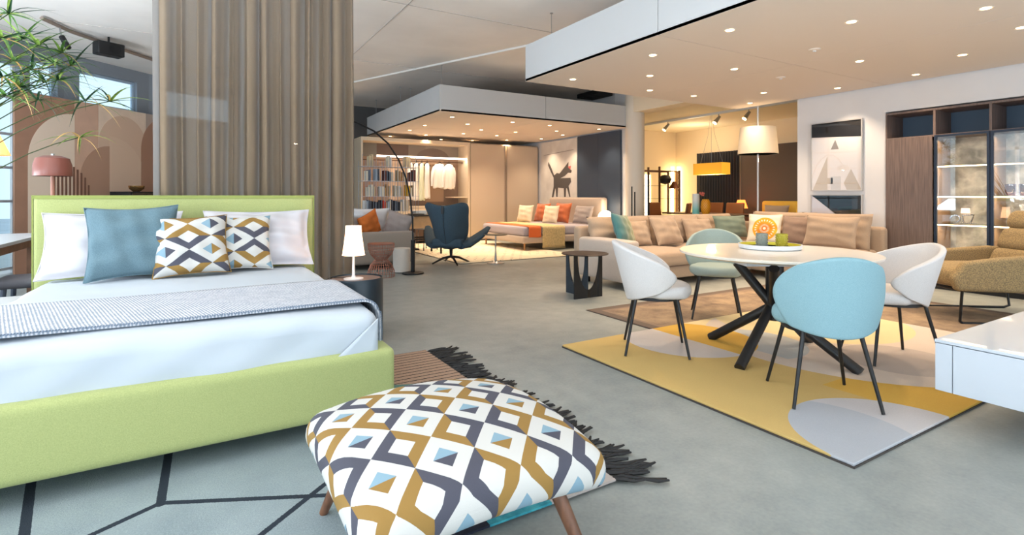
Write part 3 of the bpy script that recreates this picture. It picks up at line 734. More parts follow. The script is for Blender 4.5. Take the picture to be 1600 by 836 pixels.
for k, (x,y,z) in enumerate(UM):
    a, b_ = Vector((-1.85+rn.uniform(-.08,.08),4.8+rn.uniform(-.08,.08),.36)), Vector((x,y,z))
    low = z < 2 and x > -1
    mid = a.lerp(b_,.5); mid.z = b_.z*.74 if not low else b_.z*.82; mid.x = a.x+(b_.x-a.x)*(.22 if not low else .3); mid.y = a.y+(b_.y-a.y)*.3
    pts = [a*(1-t)**2+mid*2*t*(1-t)+b_*t*t for t in [i/9 for i in range(10)]]
    stem = B().tube(pts, [.006]*5+[.004]*5, 5).build('stem', m_stem, pl)
    n = 17 if k < 14 or k > 16 else 13
    for i in range(n):
        L = rn.uniform(.20,.36); o = bpy.data.objects.new('leaf', LM[0] if False else rn.choice(LM[:5] if k not in (16,) else [LM[2],LM[5],LM[2]]) if rn.random() > .08 else LM[5])
        C.objects.link(o); o.parent = stem; o.location = b_; o.scale = (L, L*rn.uniform(1.1,1.8), L)
        o.rotation_euler = (0, rn.uniform(-.7,.35), 2*PI*i/n+rn.uniform(-.2,.2))
# track with speaker on the ceiling
t = thing('lighting_track','brown ceiling track rail running along the upper left','track',(0,0,0))
B().tube([(-1.75,9.0,3.46),(-1.54,9.52,3.46),(-.93,10.42,3.46),(-.3,11.3,3.46),(1.5,12.8,3.46)],.028,4).build('rail', mat('track_brown',(150,134,122),.5), t)
t = thing('ceiling_speaker','small black box speaker under the ceiling track','speaker',(-1.14,9.75,3.32),.5)
B().box(-.17,.17,-.1,.1,-.1,.09).build('cabinet', m_blackm, t, bevel=.015); B().lathe([(.07,0),(.075,.01),(.001,.004)],20).xf(Matrix.Rotation(PI/2,4,'X')).build('driver', m_black, t, loc=(.04,-.1,0)); B().tube([(0,0,.09),(0,0,.18)],.015,8).build('bracket', m_black, t)
t = thing('track_spotlight','small spotlight hanging from the ceiling track near the palm leaves','spotlight',(-1.62,9.3,3.3))
B().tube([(0,0,.14),(.02,0,0)],.012,6).build('arm', m_steel, t); B().tube([(.02,.0,.02),(.1,-.05,-.14)],.035,12).build('head', m_blackm, t)

# ------------------------------------------------------------------ FLOOR RUGS
def lines_fn():
    x, y, z = coords(); n = enoise(160, 2); n2 = enoise(4, 4)
    segs = [((-.11,2.95),(-.12,2.33),.016),((-.12,2.34),(-.85,1.95),.013),((-.12,2.34),(.62,1.98),.013),((.66,2.36),(-.4,1.45),.012),((-.60,2.95),(-.46,2.1),.016),((-.46,2.1),(-.85,1.95),.012),((.62,1.98),(.8,1.4),.015),((-.85,1.95),(-1.5,2.4),.015)]
    f = None
    for (ax,ay),(bx,by),w in segs:
        dx, dy = bx-ax, by-ay; L2 = dx*dx+dy*dy
        t_ = (((x-ax)*dx+(y-ay)*dy)/L2).max(0.).min(1.)
        ex = x-(t_*dx+ax); ey = y-(t_*dy+ay)
        d = E.op('SQRT', ex*ex+ey*ey); g = (d+(n-.5)*.006).lt(w); f = g if f is None else f.max(g)
    base = emix((n*.9+n2*.8-.35).max(0.).min(1.), (118,132,138), (164,176,178))
    return emix(f, base, (34,44,56))
t = thing('line_rug','grey blue rug with dark crossing lines under the foot of the big bed','rug'); B().box(-1.6,.74,.4,3.3,0,.012).build('rug_pile', mat('lined_carpet', rough=.95, fn=lines_fn, bump=.5, bscale=300), t, bevel=.004); B().box(-1.61,.75,.39,.41,0,.008).build('rug_hem', mat('slate_thread'), t)
def kilim_fn():
    x, y, z = coords(); n = enoise(90,3); n3 = enoise(25,4)
    line = ((y+n*.006)/.052).mod(1.0).lt(.17)
    striped = emix(line, emix((n*1.5-.25).max(0.).min(1.), (150,122,102),(182,152,130)), (30,26,28))
    green = emix((n3*2-.5).max(0.).min(1.), (70,108,104),(104,142,132))
    teal = emix((n3*2-.5).max(0.).min(1.), (24,120,140),(80,180,190))
    tri = ((y-3.02)-(x-1.1)*-.45).gt(0.0)
    a = emix(tri, green, striped)
    blk = x.lt(.86); bei = x.gt(1.12)
    fr_ = emix(bei, emix(blk, teal, (30,34,50)), (176,166,160))
    return emix(y.lt(1.80), a, fr_)
t = thing('kilim_runner','multicoloured flatwoven runner with black fringe between bed and footstool','rug',(0,0,0))
B().box(.62,1.43,1.59,3.64,.012,.02).build('weave', mat('kilim', rough=.95, fn=kilim_fn, bump=.4, bscale=220), t)
rn = random.Random(8); TM = []
for k in range(4):
    b = B()
    for s in range(3):
        pts = [(0,0,.006)]; yy = 0; ax = rn.uniform(-.02,.02)
        for i in range(1,6): yy += rn.uniform(-.012,.012)+ax*.4; pts.append((i*.034+rn.uniform(-.004,.004), yy, .007+rn.uniform(0,.006)))
        b.tube(pts, [.005,.009,.006,.006,.008,.004], 5)
    o = b.build('fringe_tassel', m_blackm, None); TM.append(o.data); bpy.data.objects.remove(o)
for k in range(44):
    o = bpy.data.objects.new('fringe_tassel', TM[k % 4]); C.objects.link(o); o.parent = t
    o.location = (1.425, 1.61+k*.0465, .008); o.rotation_euler = (0,0,rn.uniform(-.5,.5)); s = rn.uniform(.8,1.5); o.scale = (s,s,1)
def yellow_fn():
    x, y, z = coords(); n = enoise(140,2); n2 = enoise(3,4)
    def circ(cx, cy, r): 
        ex, ey = x-cx, y-cy; return E.op('SQRT', ex*ex+ey*ey).lt(r)
    MUS = (216,182,112); GOLD = (224,178,76); CRE = (234,214,166); PW = (208,200,196); PK=(220,204,190); GR=(190,194,196)
    right = x.gt(3.31)
    c = emix(x.gt(3.2)*y.lt(1.75), MUS, GOLD)
    c = emix(y.gt(2.3)*x.gt(3.5), c, CRE)
    blob = circ(4.4,2.2,1.06)
    c = emix(blob, c, emix(circ(4.75,2.75,.8), PK, CRE))
    c = emix(circ(4.15,1.75,.36)*blob, c, (196,182,172))
    c = emix(circ(3.62,2.55,.42)*(x.gt(3.5)), c, GR)
    l = circ(3.33,2.86,.5)
    c = emix(l, c, emix(right, PW, GOLD))
    w_ = circ(2.83,1.19,.465)
    c = emix(w_, c, emix(circ(2.5,1.4,.46), (208,203,203), (188,190,196)))
    shade = (n*.5+n2*.6-.25).max(0.).min(1.)
    k = E.nt.nodes.new('ShaderNodeMix'); k.data_type='RGBA'; k.blend_type='MULTIPLY'; k.inputs[0].default_value=.22
    E.nt.links.new(c.v, k.inputs[6]); 
    cr = E.nt.nodes.new('ShaderNodeCombineColor'); [E.nt.links.new(shade.v, cr.inputs[i]) for i in range(3)]
    E.nt.links.new(cr.outputs[0], k.inputs[7]); return E(k.outputs[2])
t = thing('yellow_rug','yellow rug with pale overlapping circles under the round dining table','rug')
B().box(2.37,5.37,1.165,3.23,.009,.022).build('rug_pile', mat('circle_carpet', rough=.95, fn=yellow_fn, bump=.4, bscale=260), t, bevel=.004)
B().box(2.368,5.372,1.163,3.232,.0,.009).build('rug_backing', mat('rug_backing',(70,64,60),.9), t)
def brown_fn():
    x, y, z = coords(); n = enoise(5,8); n2 = enoise(60,3)
    inn = (x.gt(3.45)*x.lt(6.7))*(y.gt(1.8)*y.lt(4.05)); inn2 = (x.gt(3.49)*x.lt(6.66))*(y.gt(1.84)*y.lt(4.01))
    base = emix((n*1.8+n2*.5-.75).max(0.).min(1.), (116,98,84), (176,152,122))
    return emix(inn, (104,90,80), emix(inn2, (134,114,98), base))
t = thing('brown_rug','faded brown patterned rug with a dark border in front of the long sofa','rug')
B().box(3.35,6.8,1.7,4.15,0,.008).build('rug_pile', mat('faded_carpet', rough=.95, fn=brown_fn, bump=.3, bscale=200), t); B().box(3.34,6.81,1.69,4.16,0,.004).build('rug_binding', mat('rug_backing'), t)
def cream_fn():
    x, y, z = coords(); n = enoise(6,4); n2 = enoise(80,2)
    cx = (x/.11).flo(); px = (x/.11).mod(1.0); py = ((y+cx*.13)/.3).mod(1.0)
    fleck = (px-.5).abs().lt(.07)*(py-.5).abs().lt(.16)*((x*3.7).sin()*(y*2.9).sin()).gt(-.3)
    return emix(fleck, emix((n*1.2-.1).max(0.).min(1.), (226,208,176),(244,232,208)), (80,66,62))
t = thing('cream_rug','cream rug with scattered dark flecks under the far bed','rug')
B().box(3.78,6.3,8.05,12.0-.1,.0,.016).build('rug_pile', mat('flecked_carpet', rough=.95, fn=cream_fn, bump=.4, bscale=150), t, bevel=.004); B().box(3.77,6.31,8.04,11.91,0,.006).build('rug_binding', mat('rug_backing'), t)

# ------------------------------------------------------------------ FOOTSTOOL
m_walnut = mat('walnut_wood',(116,78,56),.45,var=.18,vscale=5,stretch=(8,8,.8))
ot = thing('footstool','footstool with a diamond print cushion and splayed walnut legs in the foreground','footstool',(.685,1.565,.02))
m_geo3 = mat('diamond_print_stool', rough=.85, fn=geo(0,0,.105,.0865,(.045,.573-.685)), bump=.1, bscale=500)
b = B().soft(0,0,.345,.74,.76,.12,.055,puff=.045,n=5,seg=18,side=-.0)
def ott(p):
    x,y,z = p; r = (abs(x)/.37)**4*(abs(y)/.38)**4
    z -= .04*((x/.37)**2)*((y/.38)**2); x *= 1+.03*(1-(y/.38)**2); y *= 1+.03*(1-(x/.37)**2); return (x,y,z)
b.v = [ott(p) for p in b.v]
def ouv(co):
    sm = lambda t: max(0,min(1,t))**2*(3-2*max(0,min(1,t)))
    dz = max(0,.375-co.z)
    return (-(co.y+math.copysign(dz*sm((abs(co.y)-.27)/.1), co.y)), co.x+math.copysign(dz*sm((abs(co.x)-.26)/.1), co.x))
b.uv = ouv
b.build('cushion', m_geo3, ot, angle=80)
B().soft(0,0,.275,.62,.64,.03,.012).build('under_frame', m_walnut, ot)
for sx in (-1,1):
    for sy in (-1,1): B().tube([(sx*.23,sy*.26,.28),(sx*.30,sy*.40,-.006)],[.024,.015],12).build('leg', m_walnut, ot)

# ------------------------------------------------------------------ DINING TABLE
m_top = mat('pale_ceramic_top',(232,222,208),.3,coat=.2)
dt = thing('round_dining_table','round pale dining table on crossed black metal legs','table',(3.54,2.27,.026))
B().lathe([(.001,.70),(.62,.70),(.648,.712),(.65,.724),(.644,.728),(.001,.728)],72).build('table_top', m_top, dt, angle=30)
B().box(-.34,.34,-.24,.24,.672,.70).build('extension_slide', m_white, dt, rz=-.54, bevel=.003)
pl_ = B().box(-.26,.26,-.13,.13,.635,.672).build('mounting_box', m_white, dt, rz=-.54, bevel=.003)
B().soft(0,-.132,.653,.07,.006,.02,.003).build('maker_badge', mat('bronze_badge',(70,60,56),.4,metal=.6), pl_)
m_leg = mat('black_powder_coat',(26,26,28),.42)
for (dx,dy,tx,ty) in ((-.06,.50,.10,-.12),(-.52,-.09,.16,.12),(.06,-.54,-.10,.12),(.52,.05,-.16,-.10)):
    B().tube([(tx*1.6,ty*1.6,.64),(tx*.25,ty*.25,.37),(dx,dy,.004)],.034,14).build('leg', m_leg, dt)
B().tube([(0,0,.24),(0,0,.645)],.06,20).build('centre_column', m_leg, dt)
t = thing('serving_tray','round tray, white rim and yellow inside, on the dining table','tray',(3.68,2.40,.754))
B().lathe([(.001,0),(.205,0),(.215,.008),(.218,.036),(.210,.036),(.205,.01),(.001,.008)],56).build('tray_body', m_white, t)
B().lathe([(.2,.0085),(.2,.011),(.001,.011)],40).lathe([(.204,.012),(.2095,.035),(.2085,.035),(.2025,.012)],48).build('yellow_inside', mat('yellow_enamel',(244,224,50),.4), t)
def cup(label, m, loc):
    t = thing('glass_tumbler', label, 'glass', loc, group='tumblers on the tray'); b = B()
    prof = [(.001,0),(.033,0),(.038,.01),(.040,.104),(.036,.104),(.034,.012),(.001,.008)]
    b.lathe(prof, 28); b.build('glass_body', m, t)
    for j in range(5):
        for i in range(12):
            a = 2*PI*(i+.5*(j%2))/12; z = .018+j*.019; B_ = B().soft(.0395*math.cos(a),.0395*math.sin(a),z,.008,.008,.013,.0038,n=1,seg=1); 
            if i == 0 and j == 0: studs = B()
            studs.add(B_.v, B_.f)
    s = studs.build('diamond_studs', m, t); s['kind'] = 'stuff'
cup('grey textured glass tumbler, left one on the tray', mat('grey_cup',(150,156,146),.15,alpha=.72), (3.63,2.43,.765))
cup('olive yellow textured glass tumbler, right one on the tray', mat('olive_cup',(190,176,60),.15,alpha=.75), (3.72,2.33,.765))

# ------------------------------------------------------------------ CHAIRS
def chair_legs(t, top, foot, zt, r=.0105):
    for i in range(4):
        a = PI/4+i*PI/2
        B().tube([(top*math.cos(a),top*math.sin(a),zt),(foot*math.cos(a),foot*math.sin(a),0)],[r*1.15,r*.85],10).build('leg', m_leg, t)
    fr = B()
    P4 = [(top*math.cos(PI/4+i*PI/2),top*math.sin(PI/4+i*PI/2),zt-.004) for i in range(4)]
    for i in range(4): fr.tube([P4[i],P4[(i+1)%4]],.009,8)
    fr.build('seat_frame', m_leg, t)
def sq(a, b, k):
    x = a*math.sqrt(max(0,1-b*b/2)); y = b*math.sqrt(max(0,1-a*a/2)); return a*(1-k)+x*k, b*(1-k)+y*k
def shell_chair(name, label, m, loc, rz, tub=False, mseat=None):
    """seat faces +Y in local space, back at -Y"""
    t = thing(name, label, 'chair', loc, rz, group='chairs around the round dining table')
    n = 24; b = B()
    if tub:
        def f(u, v):
            a, c = sq(2*u-1, 2*v-1, .72)
            th = a*math.radians(116); top = .80-.16*(abs(a)**1.5); bot = .365+.10*abs(a)**2
            zz = bot+(top-bot)*(c+1)/2; k = (zz-.395)/.40
            R = .215+.075*k+.02*abs(a)*k; 
            return (R*1.04*math.sin(th), -R*math.cos(th)*1.0-.03*k*(1-abs(a))+.02, zz)
    else:
        def f(u, v):
            a, c = sq(2*u-1, 2*v-1, .92 if v > .5 else .92-.5*(1-2*v)*.6)
            w = .275-.03*max(0,-c)**2; x = a*w; zz = .60+.215*c
            y = -.255+.20*abs(a)**2.4-.05*(zz-.4)/.4+.01*max(0,-c)*0
            return (x, y, zz)
    b.grid(f, n, n); b.build('backrest_shell', m, t, angle=180, solid=.036, sub=1)
    s = B().soft(0,.015,.445,.47,.47,.085,.04,puff=.012,n=4,seg=8)
    def sh(p):
        x,y,z = p; a, c = x/.235, (y-.015)/.235; X_, Y_ = sq(a,c,.85); return (X_*.235*(1.02 if y>0 else .9), Y_*.24+.015, z)
    s.v = [sh(p) for p in s.v]; s.build('seat', mseat or m, t, angle=80)
    B().tube([(0,0,.385),(0,0,.405)],.2,20).build('seat_pan', m_leg, t)
    chair_legs(t, .2, .305, .395)
    return t
m_bluec = mat('sky_blue_wool', rough=.9, fn=weave((124,162,172),(148,182,190),330), bump=.25, bscale=420)
m_whitec = mat('white_bouclé_fabric'.replace('é','e'), rough=.85, fn=weave((202,198,196),(218,214,212),240), bump=.1, bscale=400)
m_sage = mat('sage_wool', rough=.9, fn=weave((132,148,144),(158,172,166),330), bump=.2, bscale=420)
def face(dx, dy): return math.atan2(dy, dx)-PI/2
shell_chair('dining_chair','sky blue shell chair seen from behind, nearest at the round table',m_bluec,(3.0,1.65,.026),face(.64,.77))
shell_chair('dining_chair','white tub chair at the left side of the round table',m_whitec,(2.88,2.78,.026),face(.74,-.67),tub=True)
shell_chair('dining_chair','white tub chair at the right side of the round table',m_whitec,(4.13,1.80,.026),face(-.74,.55),tub=True)
shell_chair('dining_chair','grey green shell chair behind the table, in front of the sofa',m_sage,(4.22,3.3,.008),face(-.72,-.62))

# ------------------------------------------------------------------ WHITE LOW CABINET, right foreground
t = thing('low_sideboard','glossy white low sideboard entering at the right edge, over the yellow rug','sideboard',(0,0,0))
m_pale = mat('pale_blue_lacquer',(204,210,218),.25,coat=.2)
B().box(3.14,5.4,.60,1.17,.425,.44).build('top', m_pale, t, bevel=.002)
B().box(3.165,5.4,.62,1.15,.20,.422).build('body', m_pale, t, bevel=.002)
B().box(3.142,3.162,1.10,1.168,.19,.4215).build('side_panel', m_pale, t, bevel=.0015)
B().box(3.142,3.162,.605,1.097,.19,.4215).build('drawer', m_pale, t, bevel=.0015)
for x in (3.9,5.3): B().box(x-.03,x+.03,.7,1.0,0,.2).build('support', m_pale, t)

# ------------------------------------------------------------------ LONG CORNER SOFA
def linen(name, c1, c2): return mat(name, rough=.95, fn=weave(c1,c2,240), bump=.3, bscale=330, sheen=.2)
m_sofa = linen('sand_linen',(158,134,112),(186,162,138))
m_sofa_l = linen('pale_sand_linen',(176,162,152),(200,186,174))
sf = thing('corner_sofa','long sand coloured corner sofa along the white wall behind the round table','sofa',(0,0,0))
B().soft(5.95,5.22,.17,3.1,1.0,.16,.03).build('base', m_sofa, sf)
B().soft(7.3,4.2,.17,.95,1.5,.16,.03).build('base', m_sofa, sf)
B().soft(4.50,5.18,.345,.22,.98,.51,.04,puff=.01).build('arm', m_sofa_l, sf, angle=75)
B().soft(6.05,5.66,.43,3.35,.14,.62,.05).build('back_frame', m_sofa, sf, angle=75)
B().soft(7.72,4.5,.43,.14,2.2,.62,.05).build('back_frame', m_sofa, sf, angle=75)
for x0,x1 in ((4.62,5.68),(5.68,6.75)): B().soft((x0+x1)/2,5.08,.35,x1-x0-.01,.86,.18,.06,puff=.035,n=4,seg=10).build('seat_cushion', m_sofa, sf, angle=80)
for y0,y1 in ((3.45,4.55),(4.56,5.5)): B().soft(7.22,(y0+y1)/2,.35,.88,y1-y0-.01,.18,.06,puff=.035,n=4,seg=10).build('seat_cushion', m_sofa, sf, angle=80)
def backc(x, y, w, rz, h=.46, lean=.2, z=.42):
    p = pillow(w,h,.27,pinch=.035,seed=int(x*10+y),k=.45,n=24,wr=.012); o = p.build('back_cushion', m_sofa, sf, loc=(x,y,z), angle=85); o.rotation_euler = (-lean,0,rz)
backc(5.0,5.42,1.12,0); backc(6.05,5.42,1.1,0); backc(6.95,5.42,.85,0)
backc(7.48,4.72,1.0,-PI/2,h=.5); backc(7.46,3.95,.95,-PI/2,h=.5)
for x,y in ((4.5,4.8),(4.5,5.55),(6.6,4.85),(7.6,3.6),(6.95,3.6)): B().box(x-.02,x+.02,y-.02,y+.02,.0,.1).build('foot', m_blackm, sf)
gs = 'cushions on the long corner sofa'
m_olive = mat('teal_olive_velvet', rough=.7, fn=lambda: (lambda c: emix(((c[0]*-3.2)+.45).max(0.).min(1.), (128,130,72), (44,104,108)))(coords()), sheen=.5)
m_sagep = linen('sage_cushion_cloth',(104,118,104),(128,142,124))
put_pillow('throw_pillow','teal and olive velvet cushion at the left arm of the long sofa',m_olive,.46,.46,.14,(4.80,5.10,.478),rz=.35,tilt=.35,roll=.12,seed=21,group=gs)
put_pillow('throw_pillow','small sand cushion just right of the teal cushion',m_sofa,.44,.36,.14,(5.10,5.2,.478),rz=-.1,tilt=.4,seed=22,group=gs)
put_pillow('throw_pillow','sand cushion in the middle of the sofa seat, above the white tub chair',m_sofa,.56,.42,.15,(5.62,5.12,.478),rz=.1,tilt=.42,seed=23,group=gs)
put_pillow('throw_pillow','sand cushion in the middle right of the sofa back, left of the green one',m_sofa,.52,.36,.14,(6.3,5.17,.48),rz=-.15,tilt=.38,seed=24,group=gs)
put_pillow('throw_pillow','dull sage green cushion in the sofa corner',m_sagep,.6,.34,.14,(6.93,5.12,.52),rz=-.2,tilt=.25,seed=25,group=gs)
def flower():
    tc = E.nt.nodes.new('ShaderNodeTexCoord'); sp = E.nt.nodes.new('ShaderNodeSeparateXYZ'); E.nt.links.new(tc.outputs['UV'], sp.inputs[0])
    x = E(sp.outputs[0])-.02; y = E(sp.outputs[1])-.19
    r = E.op('SQRT', x*x+y*y); a = E.op('ARCTAN2', y, x)
    pet = ((a*22).sin()*.5+(r*90).sin()*.5); 
    inside = r.lt(.165+0.0); f = inside*(pet.gt(-.55))*r.gt(.02)
    return emix(f, (236,224,200), emix((r*7).min(1.), (214,96,30), (240,170,40)))
m_flow = mat('flower_print', rough=.85, fn=flower)
put_pillow('throw_pillow','cream cushion with an orange and yellow flower print on the sofa',m_flow,.46,.42,.13,(7.02,4.68,.478),rz=-1.25,tilt=.3,seed=26,group=gs,uv=True)
m_brn = linen('mauve_brown_cloth',(132,108,92),(156,130,112))
put_pillow('throw_pillow','brown cushion between the flower cushion and the wide beige one',m_brn,.46,.40,.14,(7.16,4.28,.478),rz=-1.5,tilt=.3,seed=27,group=gs)
put_pillow('throw_pillow','wide beige cushion at the right end of the long sofa',m_sofa,.68,.42,.15,(7.08,3.80,.478),rz=-PI/2,tilt=.28,seed=28,group=gs)

# black side table beside the sofa arm
t = thing('side_table','round black side table with a cut-out panel base, left of the long sofa','side table',(3.78,4.72,0))
B().lathe([(.001,.488),(.262,.488),(.268,.494),(.262,.5),(.001,.5)],56).build('table_top', mat('dark_brown_metal',(52,40,36),.4,metal=.3), t)
def cutpanel(W_, H_, ew, dz):
    outer = []; n = 20
    inner = [(-ew*math.cos(PI*k/n), H_-dz*math.sin(PI*k/n)) for k in range(n+1)]
    return [(-W_,H_),(-W_,0),(W_,0),(W_,H_)]+inner[::-1]
b = B(); P_ = cutpanel(.2,.488,.155,.40)
for k in range(20):   # strip quads keep the concave outline clean
    a0 = (-.155*math.cos(PI*k/20), .488-.40*math.sin(PI*k/20)); a1 = (-.155*math.cos(PI*(k+1)/20), .488-.40*math.sin(PI*(k+1)/20))
    b.prism([a0,(a0[0],0),(a1[0],0),a1], lambda p,q,tt: (p,tt,q), -.008,.008)
b.box(-.2,-.155,-.008,.008,0,.488).box(.155,.2,-.008,.008,0,.488)
b.build('front_panel', m_blackm, t, loc=(.0,-.06,0), rz=.0)
b2 = B(); b2.v = [(v[1], v[0], v[2]) for v in b.v]; b2.f = list(b.f); b2.build('cross_panel', mat('blue_black_panel',(40,52,64),.5), t, loc=(0,.15,0))

# ------------------------------------------------------------------ SWIVEL ARMCHAIR
m_swv = mat('petrol_felt', rough=.9, fn=weave((46,64,78),(66,86,100),200), bump=.3, bscale=300)
sw = thing('swivel_armchair','dark petrol blue winged swivel armchair seen from behind on four black feet','armchair',(3.70,8.22,.0), -.74)
def shf(u, v):
    a = 2*u-1; z = .27+.75*v
    W_ = [(.0,.13),(.12,.23),(.3,.30),(.5,.325),(.7,.35),(.85,.39),(.95,.395),(1,.36)]
    for (v0,w0),(v1,w1) in zip(W_, W_[1:]):
        if v0 <= v <= v1: w = w0+(w1-w0)*(v-v0)/(v1-v0)
    wing = abs(a)**2.2
    zt = z+ (.05*abs(a)**2-.03*(1-abs(a)))*max(0,(v-.6)/.4)
    if v > .9: zt -= .04*max(0,abs(a)-.8)/.2
    y = -.32+.24*v*0-.12*v+.34*wing*(.55+.45*math.sin(PI*min(1,v*1.1)))+.12*(1-v)**3
    return (a*w*(1-.06*wing), y, zt)
B().grid(shf, 22, 18).build('back_shell', m_swv, sw, angle=180, solid=.06, sub=1)
B().soft(0,.0,.36,.54,.56,.15,.06,puff=.02,seg=6).build('seat', m_swv, sw, angle=80)
for s in (-1,1):
    B().tube([(s*.22,-.22,.32),(s*.30,-.08,.34),(s*.40,.1,.42),(s*.50,.26,.52),(s*.56,.36,.60)],[.11,.13,.12,.09,.05],14,flat=.5).build('arm', m_swv, sw, angle=80)
B().tube([(0,-.35-.12*v+.12*(1-v)**3,.27+.75*v-.03*max(0,(v-.6)/.4)) for v in [.05+.09*i for i in range(10)]],.005,6).build('back_seam', m_blackm, sw); B().box(-.02,.02,-.475,-.455,.86,.98).build('back_strap', m_black, sw)
B().lathe([(.11,.27),(.03,.24),(.022,.12),(.03,.1),(.001,.1)],20).build('swivel_column', m_black, sw, loc=(0,-.02,0))
for k in range(4):
    a = PI/4+k*PI/2-.15; B().tube([(0,-.02,.12),(.14*math.cos(a),.14*math.sin(a)-.02,.10),(.33*math.cos(a),.33*math.sin(a)-.02,.012)],[.022,.02,.013],8).build('foot', m_black, sw)

t = thing('pedestal_side_table','small round grey side table on a chrome pedestal beside the swivel armchair','side table',(4.36,7.86,0))
B().lathe([(.001,.483),(.2,.483),(.203,.49),(.2,.495),(.001,.495)],40).build('table_top', mat('dark_olive_top',(84,84,76),.3), t)
B().lathe([(.15,0),(.15,.008),(.06,.014),(.022,.05),(.012,.2),(.012,.483),(.001,.483)],32).build('pedestal', m_steel, t)

# ------------------------------------------------------------------ FAR BED
m_tau = linen('taupe_bed_cloth',(172,154,140),(194,176,160))
fb = thing('far_double_bed','taupe upholstered double bed standing before the dog painting','bed',(0,0,0))
B().soft(6.78,10.12,.235,2.1,1.92,.15,.04).build('bed_frame', m_tau, fb, angle=70)
B().soft(7.86,10.14,.62,.18,2.1,.98,.06,seg=8,puff=0).build('headboard', m_tau, fb, angle=75)
B().soft(6.78,10.12,.405,2.04,1.84,.20,.06,puff=.01,seg=10).build('mattress', mat('lilac_grey_sheet',(168,160,168),.85), fb, angle=75)
for x,y in ((5.83,9.27),(5.83,10.97),(7.7,9.27),(7.7,10.97)): B().tube([(x,y,.17),(x,y,0)],[.025,.018],10).build('leg', mat('brass_leg',(170,130,90),.4,metal=.6), fb)
def throw(name, label, m, x0, x1, zs, dropf, dropl=0):
    t = thing(name, label, 'throw')
    def f(u, v):
        s = v*(1.86+dropf); y = 11.03-s; z = zs
        x = x0+(x1-x0)*u
        if y < 9.2: k = 9.2-y; y = 9.148-.008-.008*math.sin(x*22)*min(1,k*5); z = zs-k
        return (x, y, z+.004*math.sin(x*15+y*7))
    B().grid(f, 16, 50).build('cloth', m, t, solid=.008, offset=1, angle=180); return t
t = throw('bed_throw','orange throw across the foot end of the far bed',mat('orange_wool',(214,104,50),.9,bump=.2),5.86,6.16,.516,.2)
t = throw('bed_throw','mustard beige throw with a fringe hanging to the floor on the far bed',mat('mustard_wool',(200,176,128),.9,bump=.2,var=.08,vscale=30),6.2,6.78,.517,.42)
fg = B()
for i in range(40): x = 6.205+i*.0146; fg.tube([(x,9.135,.09),(x+.003,9.132,.03)],.003,4)
o = fg.build('fringe', mat('mustard_wool'), t); o['kind'] = 'stuff'
g = 'pillows on the far bed'
m_rust = mat('rust_velvet',(176,88,40),.75,sheen=.4,var=.1,vscale=6); m_crm = linen('cream_cushion_cloth',(208,190,164),(226,210,186)); m_gry = linen('grey_cushion_cloth',(146,136,134),(168,156,150))
for (lb,m,w,h,x,y,rz) in (('cream cushion, leftmost on the far bed',m_crm,.44,.42,6.72,10.72,-1.2),('rust orange cushion behind the leftmost cream one on the far bed',m_rust,.48,.46,7.2,10.72,-1.4),
    ('cream cushion in front of the two rust ones on the far bed',m_crm,.42,.42,6.95,9.98,-1.25),('rust orange cushion, the right one of the rust pair on the far bed',m_rust,.5,.48,7.28,10.0,-1.4),('grey pillow at the right side of the far bed headboard',m_gry,.6,.42,7.5,9.5,-1.5)):
    put_pillow('throw_pillow',lb,m,w,h,.15,(x,y,.52),rz=rz,tilt=.28,seed=int(x*100),group=g)
t = thing('globe_lamp','glowing white globe lamp beside the far bed','lamp',(7.72,8.92,.0))
B().lathe([(.17*math.sin(PI*k/16)+.0001,.66-.17*math.cos(PI*k/16)) for k in range(17)],32).build('globe', mat('opal_globe',(255,226,186),.4,emit=5), t)
B().lathe([(.07,.482),(.05,.5),(.001,.5)],20).build('base', m_white, t)
t2 = thing('bedside_table','small round bedside table under the glowing globe lamp','side table',(7.72,8.92,0)); B().lathe([(.001,.45),(.2,.45),(.2,.48),(.001,.48)],32).build('table_top', m_oak2, t2); B().lathe([(.14,0),(.14,.01),(.015,.02),(.015,.45),(.001,.45)],24).build('pedestal', m_blackm, t2)
bulb(t,.9,5)

# ------------------------------------------------------------------ SMALL GREY SOFA, wire stool, drum, arc lamp
m_sg = linen('grey_taupe_cloth',(140,128,118),(162,150,138))
ss = thing('small_sofa','grey taupe sofa with its arm towards the open floor, beside the curtain','sofa',(0,0,0))
B().soft(2.42,8.95,.2,1.2,1.7,.22,.04).build('base', m_sg, ss); B().soft(2.44,8.22,.33,1.14,.2,.5,.04,seg=8).build('arm', m_sg, ss, angle=75); B().soft(2.44,9.75,.33,1.14,.2,.5,.04).build('arm', m_sg, ss, angle=75)
B().soft(1.95,8.98,.45,.22,1.66,.76,.06).build('backrest', m_sg, ss, angle=75); B().soft(2.55,8.98,.39,.9,1.3,.18,.06,puff=.03).build('seat_cushion', m_sg, ss, angle=75)
for x,y in ((1.95,8.2),(2.92,8.2),(1.95,9.75),(2.92,9.75)): B().box(x-.03,x+.03,y-.03,y+.03,0,.1).build('foot', m_blackm, ss)
g = 'cushions on the small grey sofa'
put_pillow('throw_pillow','large white grey cushion standing behind the orange one on the small sofa',mat('offwhite_cushion',(216,216,218),.85),.62,.46,.16,(2.44,8.74,.50),tilt=-.25,seed=41,group=g)
put_pillow('throw_pillow','orange cushion on the small grey sofa near the curtain',mat('burnt_orange',(206,112,44),.8,var=.1,vscale=5),.42,.40,.14,(2.43,8.50,.50),rz=.5,tilt=-.05,roll=-.4,seed=42,group=g)
put_pillow('throw_pillow','grey beige cushion at the right side of the small sofa arm',m_gry,.42,.4,.14,(2.80,8.50,.49),rz=-.3,tilt=-.2,roll=.3,seed=43,group=g)
